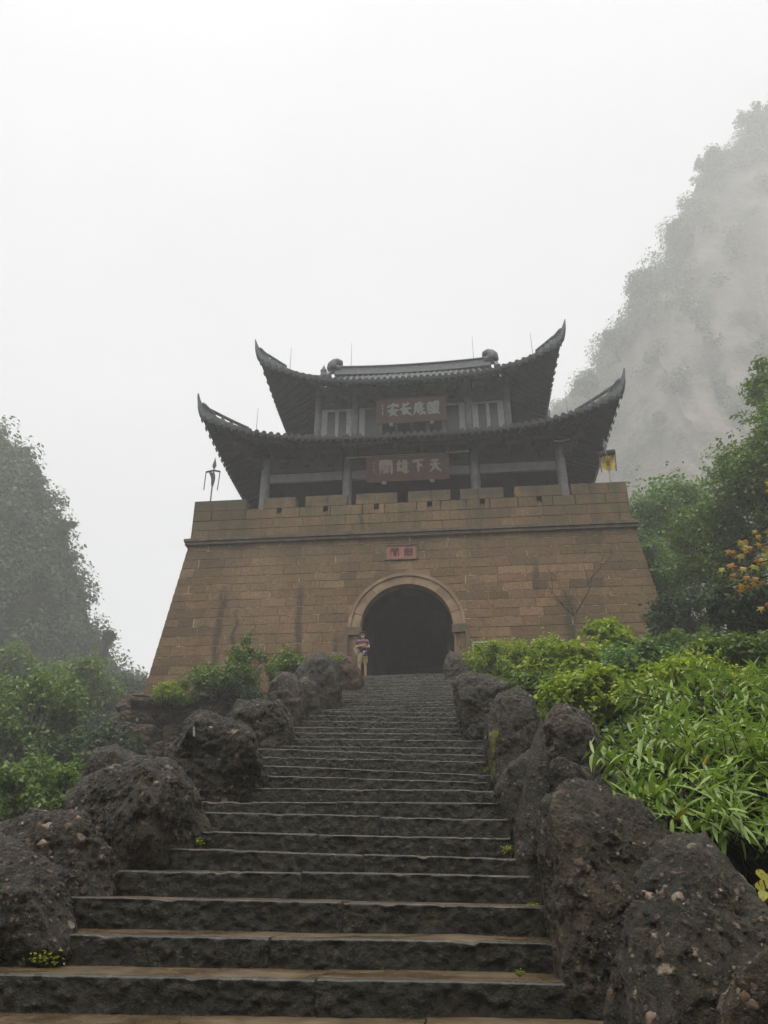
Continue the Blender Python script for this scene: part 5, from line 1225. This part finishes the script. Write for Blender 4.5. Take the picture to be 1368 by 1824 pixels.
for path, yel in bl:
    Yb_ = rm.uniform(5.7, 6.3); pts = [at(x, y, Yb_) for x, y in path]; full = [mbase.lerp(mtop, max(.2, min(.98, (pts[0].z-mbase.z)/(mtop.z-mbase.z))))]+pts
    lb.tube(full, [.014]+[.010-.008*i/(len(pts)-1) for i in range(len(pts))], 5)
    for a, b in zip(pts[:-1], pts[1:]):
        for q in range(5):
            p = a.lerp(b, (q+rm.random())/5)+Vector((rm.uniform(-.02, .02), rm.uniform(-.05, .05), rm.uniform(-.06, .02)))
            o = bpy.data.objects.new('leaf', (SY if rm.random() < yel else SO)[rm.randrange(3)]); COL.objects.link(o)
            d = (Vector((rm.uniform(-1, .3), -.3, -1.0))).normalized(); n = Vector((rm.uniform(-.5, .5), -.8, rm.uniform(.1, .9))).normalized(); y = n.cross(d).normalized(); n = d.cross(y)
            o.matrix_world = Matrix.Translation(p) @ Matrix((d, y, n)).transposed().to_4x4() @ Matrix.Scale(rm.uniform(.045, .068), 4); o.parent = map_; o.matrix_parent_inverse = Matrix.Translation(mbase).inverted()
lb.build('branch', M['bark'], map_, True)
# small plant with yellow heart-shaped leaves
hp = at(1385, 1640, 4.4); hb = ground_pt(hp.x, hp.y); heart = empty('yellow_leaved_plant', hb, 'small plant with yellow heart-shaped leaves beside the massive dark boulder', 'plant')
hv = [(0, 0, 0), (.12, .32, .02), (.35, .42, .0), (.7, .25, -.05), (1.0, 0, -.16), (.7, -.25, -.05), (.35, -.42, 0), (.12, -.32, .02), (.4, 0, -.06)]
hm = bpy.data.meshes.new('leaf'); hm.from_pydata(hv, [], [(8, i, (i+1) % 8) for i in range(8)]); hm.update(); hm.materials.append(M['leaf_heart'])
st_ = MB()
for k, (x, y) in enumerate(((1356, 1556), (1364, 1568), (1350, 1570), (1362, 1586), (1370, 1600), (1350, 1548), (1376, 1560), (1384, 1585), (1358, 1603))):
    p = at(x, y, 4.35+.05*(k % 3)); st_.tube([hb-Vector((0, 0, .1)), hb.lerp(p, .6)+Vector((0, 0, .1)), p], [.006, .005, .003], 5); o = bpy.data.objects.new('leaf', hm); COL.objects.link(o)
    d = Vector((rm.uniform(-.6, .6), -.35, -.7)).normalized(); n = Vector((rm.uniform(-.3, .3), -.8, .6)).normalized(); y_ = n.cross(d).normalized(); n = d.cross(y_)
    o.matrix_world = Matrix.Translation(p) @ Matrix((d, y_, n)).transposed().to_4x4() @ Matrix.Scale(rm.uniform(.045, .065), 4); o.parent = heart; o.matrix_parent_inverse = Matrix.Translation(hb).inverted()
st_.build('stems', M['bark'], heart, True)
# weeds in the joints of the stairs
for k, (x, y, Y, w, lb_) in enumerate(((80, 1703, 4.5, 28, 'bright green weed at the end of the lowest tread by the wet angular boulder'), (948, 1614, 5.3, 14, 'little weed in the corner between the third step and the tall boulder'), (905, 1512, 6.6, 14, 'yellowish moss tuft beside the thin leaning slab'), (925, 1732, 4.35, 10, 'tiny sprout on the tread by the tall boulder'), (345, 1500, 6.6, 16, 'mossy tuft under the large sharp-edged boulder'), (872, 1370, 9.8, 10, 'small weed at the foot of the mossy striped boulder'), (600, 1172, 17.2, 12, 'weed growing from the crack of the big rounded boulder'))):
    c = at(x, y, Y); kk = mpp(c)*w; t = empty('weed', c-Vector((0, 0, kk*.5)), lb_, 'weed', 'weeds among the steps'); rr = np.random.default_rng(500+k); n = 110
    C = np.array(c)+rr.normal(size=(n, 3))*np.array([.5, .25, .25])*kk; Vq, F = leaf_quads(C, rr.uniform(.6, 1.3, n)*kk*.28, .8, 1.5, 600+k); add('foliage', npmesh('foliage', Vq, F), t, M['leaf_bright'])
    s_ = MB()
    for i in range(0, n, 14): s_.tube([c-Vector((0, 0, kk*.6)), Vector(C[i])], [.004, .002], 4)
    s_.build('stems', M['bark'], t)

# ------------------------------------------------------------------ flags on the parapet
fl = at(375, 893, 29.6); base = Vector((fl.x, 29.6, ZC+.17)); fp = empty('flagpole', base, 'leaning spear-tipped flagpole with a furled dark banner on the outer merlon', 'flagpole', 'spear flagpoles on the parapet')
M['yellow'] = simple('yellow_banner_cloth', (.42, .31, .035), .8, .25, 4, .2); M['greycloth'] = simple('grey_banner_cloth', (.10, .09, .09), .8, .25, 4, .2); M['tassel'] = simple('dark_fringe', (.03, .03, .028), .8, .2, 9, .2); M['emblem'] = simple('brown_banner_mark', (.16, .10, .02), .8, .2, 9, .1)
def spear(p, d, h):
    mb = MB(); sx = Vector((1, 0, 0)); prof_ = ((0, .02), (.1, .035), (.22, .10), (.34, .085), (.62, .02), (.72, .003)); n = len(prof_); v = []
    for t, w in prof_: c = p+d*t*h; v += [c-sx*w, c+Vector((0, -.025, 0))*(w > .01), c+sx*w, c+Vector((0, .025, 0))*(w > .01)]
    f = [(0, 1, 2, 3)]
    for i in range(n-1): f += [(i*4+q, i*4+4+q, i*4+4+(q+1) % 4, i*4+(q+1) % 4) for q in range(4)]
    return mb.raw(v, f)
top = at(381, 838, 29.6); pd = (top-base).normalized(); MB().tube([base, top], .035, 8).build('pole', M['metal'], fp, True); spear(top, pd, 1.0).build('spear_head', M['metal'], fp)
tl, tr = at(367, 841, 29.6), at(392, 840, 29.6); MB().tube([tl, top, tr], .045, 8).build('cross_bar', M['tassel'], fp)
for a, b in ((tl, at(363, 873, 29.6)), (tr, at(387, 873, 29.6))): MB().tube([a, b], .025, 6).build('side_rod', M['metal'], fp)
cb = MB(); v = []; n = 9
for i in range(n):
    f_ = i/(n-1); y = 841+f_*25; xc = 377+f_*2.5+math.sin(f_*5)*1.2; w = 5.5*(1-.75*f_)
    for q in range(6): a = at(xc+w*(q/5*2-1)*1.0, y, 29.55); v.append(a+Vector((0, .07*math.sin(q*2.3+f_*4), 0)))
cb.raw(v, [(i*6+q, i*6+q+1, i*6+7+q, i*6+6+q) for i in range(n-1) for q in range(5)]); cb.build('furled_banner', M['greycloth'], fp, True)
fr = at(1090, 862, 29.6); base = Vector((fr.x, 29.6, ZC+.17)); fq = empty('flagpole', base, 'spear-tipped flagpole with a square yellow banner beside the cliff', 'flagpole', 'spear flagpoles on the parapet')
top = at(1079, 803, 29.6); pd = (top-base).normalized(); MB().tube([base, top], .035, 8).build('pole', M['rodmetal'], fq, True); spear(top, pd, 1.0).build('spear_head', M['metal'], fq)
c4 = [at(*p, 29.55) for p in ((1070, 811), (1094, 807), (1096, 835), (1074, 838))]
cb = MB(); v = []; n = 8
for i in range(n+1):
    for j in range(n+1):
        p = c4[0].lerp(c4[1], j/n).lerp(c4[3].lerp(c4[2], j/n), i/n); v.append(p+Vector((0, -.05*math.sin(j*1.3+i*.7), -.06*math.sin(math.pi*j/n)*(i/n))))
cb.raw(v, [(i*(n+1)+j, (i+1)*(n+1)+j, (i+1)*(n+1)+j+1, i*(n+1)+j+1) for i in range(n) for j in range(n)]); cb.build('banner', M['yellow'], fq, True)
for a, b, c, d in (((1066, 811), (1077, 807), 0, 0), ((1081, 807), (1095, 805), 0, 0)): MB().tube([at(*a, 29.5), at(*b, 29.5)], .13, 10).build('fringe_roll', M['tassel'], fq)
for a, b in (((1067, 811), (1072, 841)), ((1095, 806), (1098, 839))): MB().tube([at(*a, 29.52), at(*b, 29.52)], .03, 6).build('side_rod', M['metal'], fq)
pc = at(1083, 822, 29.46); glyph('an', pc, Vector((1, 0, 0)), Vector((0, 0, 1)), Vector((0, -1, 0)), .26, .42, .06, 'banner_mark', M['emblem'], fq)

# ------------------------------------------------------------------ small signboard by the arch
sb = at(860, 1158, 25.6); g0 = ground_pt(sb.x, sb.y); sg = empty('signboard', g0, 'small dark signboard in a white frame, half hidden by the fine-leaved shrub', 'sign')
M['whiteframe'] = simple('white_painted_frame', (.40, .40, .39), .5, .1, 8, .05); M['darkboard'] = simple('dark_sign_face', (.03, .03, .03), .5, .2, 8, .05)
MB().box(sb, (.62, .04, .50)).build('board', M['darkboard'], sg)
for a, b, c, d in ((-.33, 0, .05, .6), (.33, 0, .05, .6), (0, .275, .61, .05), (0, -.275, .61, .05)): MB().box(sb+Vector((a, -.01, b)), (c, .07, d)).build('frame_bar', M['whiteframe'], sg)
for s in (-1, 1): MB().tube([Vector((sb.x+s*.25, sb.y+.04, g0.z-.1)), Vector((sb.x+s*.25, sb.y+.04, sb.z-.28))], .025, 6).build('post', M['whiteframe'], sg)

# ------------------------------------------------------------------ person at the top of the stairs
PX = Vector((-1.58, 27.25, ZL)); SC = 1.0
per = empty('person', PX, 'person with crossed arms in a cap, striped shirt and khaki shorts beside the arch', 'person')
M['skin'] = simple('skin', (.42, .24, .16), .5, .08, 12, .05); M['cap'] = simple('black_cap', (.02, .018, .017), .8, .2, 12, .1); M['mask'] = simple('pale_mask', (.50, .56, .62), .7, .1, 12, .05)
def m_shirt():
    g = NT('striped_shirt'); z = g.n('SeparateXYZ', {0: g.pos()}).outputs[2]; h = g.math('SUBTRACT', z, ZL)
    c = g.ramp(g.maprange(h, .95, 1.50), [(0, (.018, .02, .035)), (.52, (.02, .02, .04)), (.60, (.10, .10, .13)), (.64, (.20, .05, .06)), (.68, (.03, .03, .06)), (.80, (.06, .05, .08)), (.86, (.28, .10, .11)), (.92, (.26, .25, .30))])
    return g.fin(c, .85, None, .2)
M['shirt'] = m_shirt(); M['shorts'] = simple('khaki_shorts', (.34, .29, .14), .85, .15, 9, .1); M['bagblue'] = simple('blue_bag', (.02, .035, .22), .6, .2, 9, .05); M['baggrey'] = simple('pale_bag_trim', (.30, .33, .40), .6, .2, 9, .05); M['shoe'] = simple('dark_shoe', (.03, .03, .03), .6, .2, 9, .05)
def skin(name, verts, edges, mat, sub=2, root=0):
    me = bpy.data.meshes.new(name); me.from_pydata([Vector(v[0])*SC for v in verts], edges, []); o = bpy.data.objects.new(name, me); COL.objects.link(o)
    md = o.modifiers.new('s', 'SKIN'); md.use_smooth_shade = True
    for i, v in enumerate(verts):
        q = v[1]; me.skin_vertices[0].data[i].radius = ((q, q) if not isinstance(q, tuple) else q); me.skin_vertices[0].data[i].use_root = (i == root)
    sm = o.modifiers.new('u', 'SUBSURF'); sm.levels = sub; sm.render_levels = sub
    dg = bpy.context.evaluated_depsgraph_get(); ev = bpy.data.meshes.new_from_object(o.evaluated_get(dg)); bpy.data.objects.remove(o)
    ev.transform(Matrix.Translation(PX)); ev.materials.clear(); return add(name, ev, per, mat, True)
bv = [((0, 0, .92), (.15, .11)), ((0, 0, 1.12), (.14, .105)), ((0, 0, 1.32), (.165, .11)), ((0, 0, 1.44), (.10, .08)), ((0, -.01, 1.50), .058), ((0, -.02, 1.56), .06), ((0, -.025, 1.63), (.078, .092)), ((0, -.02, 1.70), (.082, .098)), ((0, -.015, 1.745), (.055, .065)),
      ((.17, 0, 1.41), .062), ((.24, -.04, 1.16), .050), ((.08, -.19, 1.13), .040), ((-.09, -.21, 1.15), .030),
      ((-.17, 0, 1.41), .062), ((-.24, -.04, 1.15), .050), ((-.08, -.24, 1.17), .040), ((.09, -.22, 1.20), .030),
      ((.09, 0, .84), .088), ((.10, -.01, .50), .060), ((.105, .02, .30), .058), ((.11, .03, .08), .040), ((.12, -.08, .04), .038),
      ((-.09, 0, .84), .088), ((-.11, -.01, .50), .060), ((-.12, .02, .30), .058), ((-.13, .03, .08), .040), ((-.14, -.08, .04), .038)]
be = [(0, 1), (1, 2), (2, 3), (3, 4), (4, 5), (5, 6), (6, 7), (7, 8), (2, 9), (9, 10), (10, 11), (11, 12), (2, 13), (13, 14), (14, 15), (15, 16), (0, 17), (17, 18), (18, 19), (19, 20), (20, 21), (0, 22), (22, 23), (23, 24), (24, 25), (25, 26)]
for hnd, sgn in ((12, -1), (16, 1)):   # fingers laid on the opposite upper arm
    hx_, hy_, hz_ = bv[hnd][0]
    for k in range(4):
        i = len(bv); bv.append(((hx_+sgn*.045, hy_+.005, hz_+.03-.018*k), .0095)); bv.append(((hx_+sgn*(.085-.006*abs(k-1.3)), hy_+.03, hz_+.034-.020*k), .008)); be += [(hnd, i), (i, i+1)]
    i = len(bv); bv.append(((hx_+sgn*.01, hy_-.012, hz_+.05), .010)); bv.append(((hx_+sgn*.035, hy_-.01, hz_+.075), .009)); be += [(hnd, i), (i, i+1)]
skin('body', bv, be, M['skin'])
skin('shirt', [((0, 0, .94), (.172, .128)), ((0, 0, 1.12), (.158, .122)), ((0, 0, 1.32), (.182, .128)), ((0, 0, 1.43), (.11, .092)), ((0, -.005, 1.475), (.072, .066)), ((.175, 0, 1.41), .078), ((.225, -.03, 1.24), .068), ((-.175, 0, 1.41), .078), ((-.225, -.03, 1.24), .068)], [(0, 1), (1, 2), (2, 3), (3, 4), (2, 5), (5, 6), (2, 7), (7, 8)], M['shirt'])
skin('shorts', [((0, 0, .97), (.165, .122)), ((0, 0, .88), (.17, .125)), ((.092, 0, .78), .108), ((.105, 0, .55), .098), ((-.092, 0, .78), .108), ((-.115, 0, .55), .098)], [(0, 1), (1, 2), (2, 3), (1, 4), (4, 5)], M['shorts'])
def ell(name, c, r_, mat, cut=None, n=3):
    D, F = ico(n); P = D*np.array(r_)+np.array(c)+np.array(PX)
    if cut: F = F[np.array([cut(P[f].mean(0)-np.array(PX)) for f in F])]
    return add(name, npmesh(name, P, F), per, mat, True)
ell('hair', (0, .0, 1.685), (.098, .112, .105), M['cap'], lambda p: p[2] > 1.66 and p[1] > -.05, 4)
hat = MB(); hat.rev(PX+Vector((0, -.01, 1.715)), [(.103, 0), (.105, .03), (.085, .075), (.03, .095)], 16); hat.raw([PX+Vector(v) for v in ((-.085, -.09, 1.722), (.085, -.09, 1.722), (.06, -.19, 1.708), (-.06, -.19, 1.708), (-.085, -.09, 1.735), (.085, -.09, 1.735), (.06, -.19, 1.72), (-.06, -.19, 1.72))], [(3, 2, 1, 0), (4, 5, 6, 7), (0, 1, 5, 4), (1, 2, 6, 5), (2, 3, 7, 6), (3, 0, 4, 7)]); hat.build('cap', M['cap'], per)
for s in (-1, 1):
    ell('ear', (s*.088, -.01, 1.645), (.014, .026, .034), M['skin']); ell('eye', (s*.033, -.108, 1.665), (.013, .008, .006), M['cap'])
    ell('shoe', ((.12 if s > 0 else -.14), -.05, .045), (.055, .125, .045), M['shoe'])
ell('nose', (0, -.118, 1.638), (.014, .022, .026), M['skin']); ell('mouth', (0, -.108, 1.600), (.026, .008, .006), M['redstone'])
ell('mask', (0, -.065, 1.562), (.075, .068, .034), M['mask'])
bag = skin('waist_bag', [((.03, -.19, .93), (.045, .05)), ((.10, -.20, .91), (.085, .06)), ((.17, -.17, .91), (.06, .05))], [(0, 1), (1, 2)], M['bagblue'], 2, 1)
ell('bag_pocket', (.075, -.235, .92), (.035, .03, .075), M['baggrey']); ell('bag_base', (.12, -.21, .82), (.095, .055, .03), M['shoe'])
MB().tube([PX+Vector(v) for v in ((-.17, .03, 1.0), (-.1, -.13, .99), (.05, -.16, .97), (.17, -.10, .97), (.18, .05, .99))], .016, 6).build('bag_strap', M['cap'], per)

# ------------------------------------------------------------------ haze
hz = MB().span((-290, -130, -10.5), (290, 290, 219)).build('haze', [], None)
g = NT('haze_air'); g.t.nodes.remove(g.bsdf)
pv = g.n('VolumePrincipled', {'Color': (.985, .99, 1.0, 1), 'Density': HAZE, 'Anisotropy': .2})
g.t.links.new(pv.outputs[0], g.out.inputs['Volume']); hz.data.materials.append(g.m); hz['kind'] = 'stuff'; hz['label'] = 'pale drifting mist filling the whole valley'
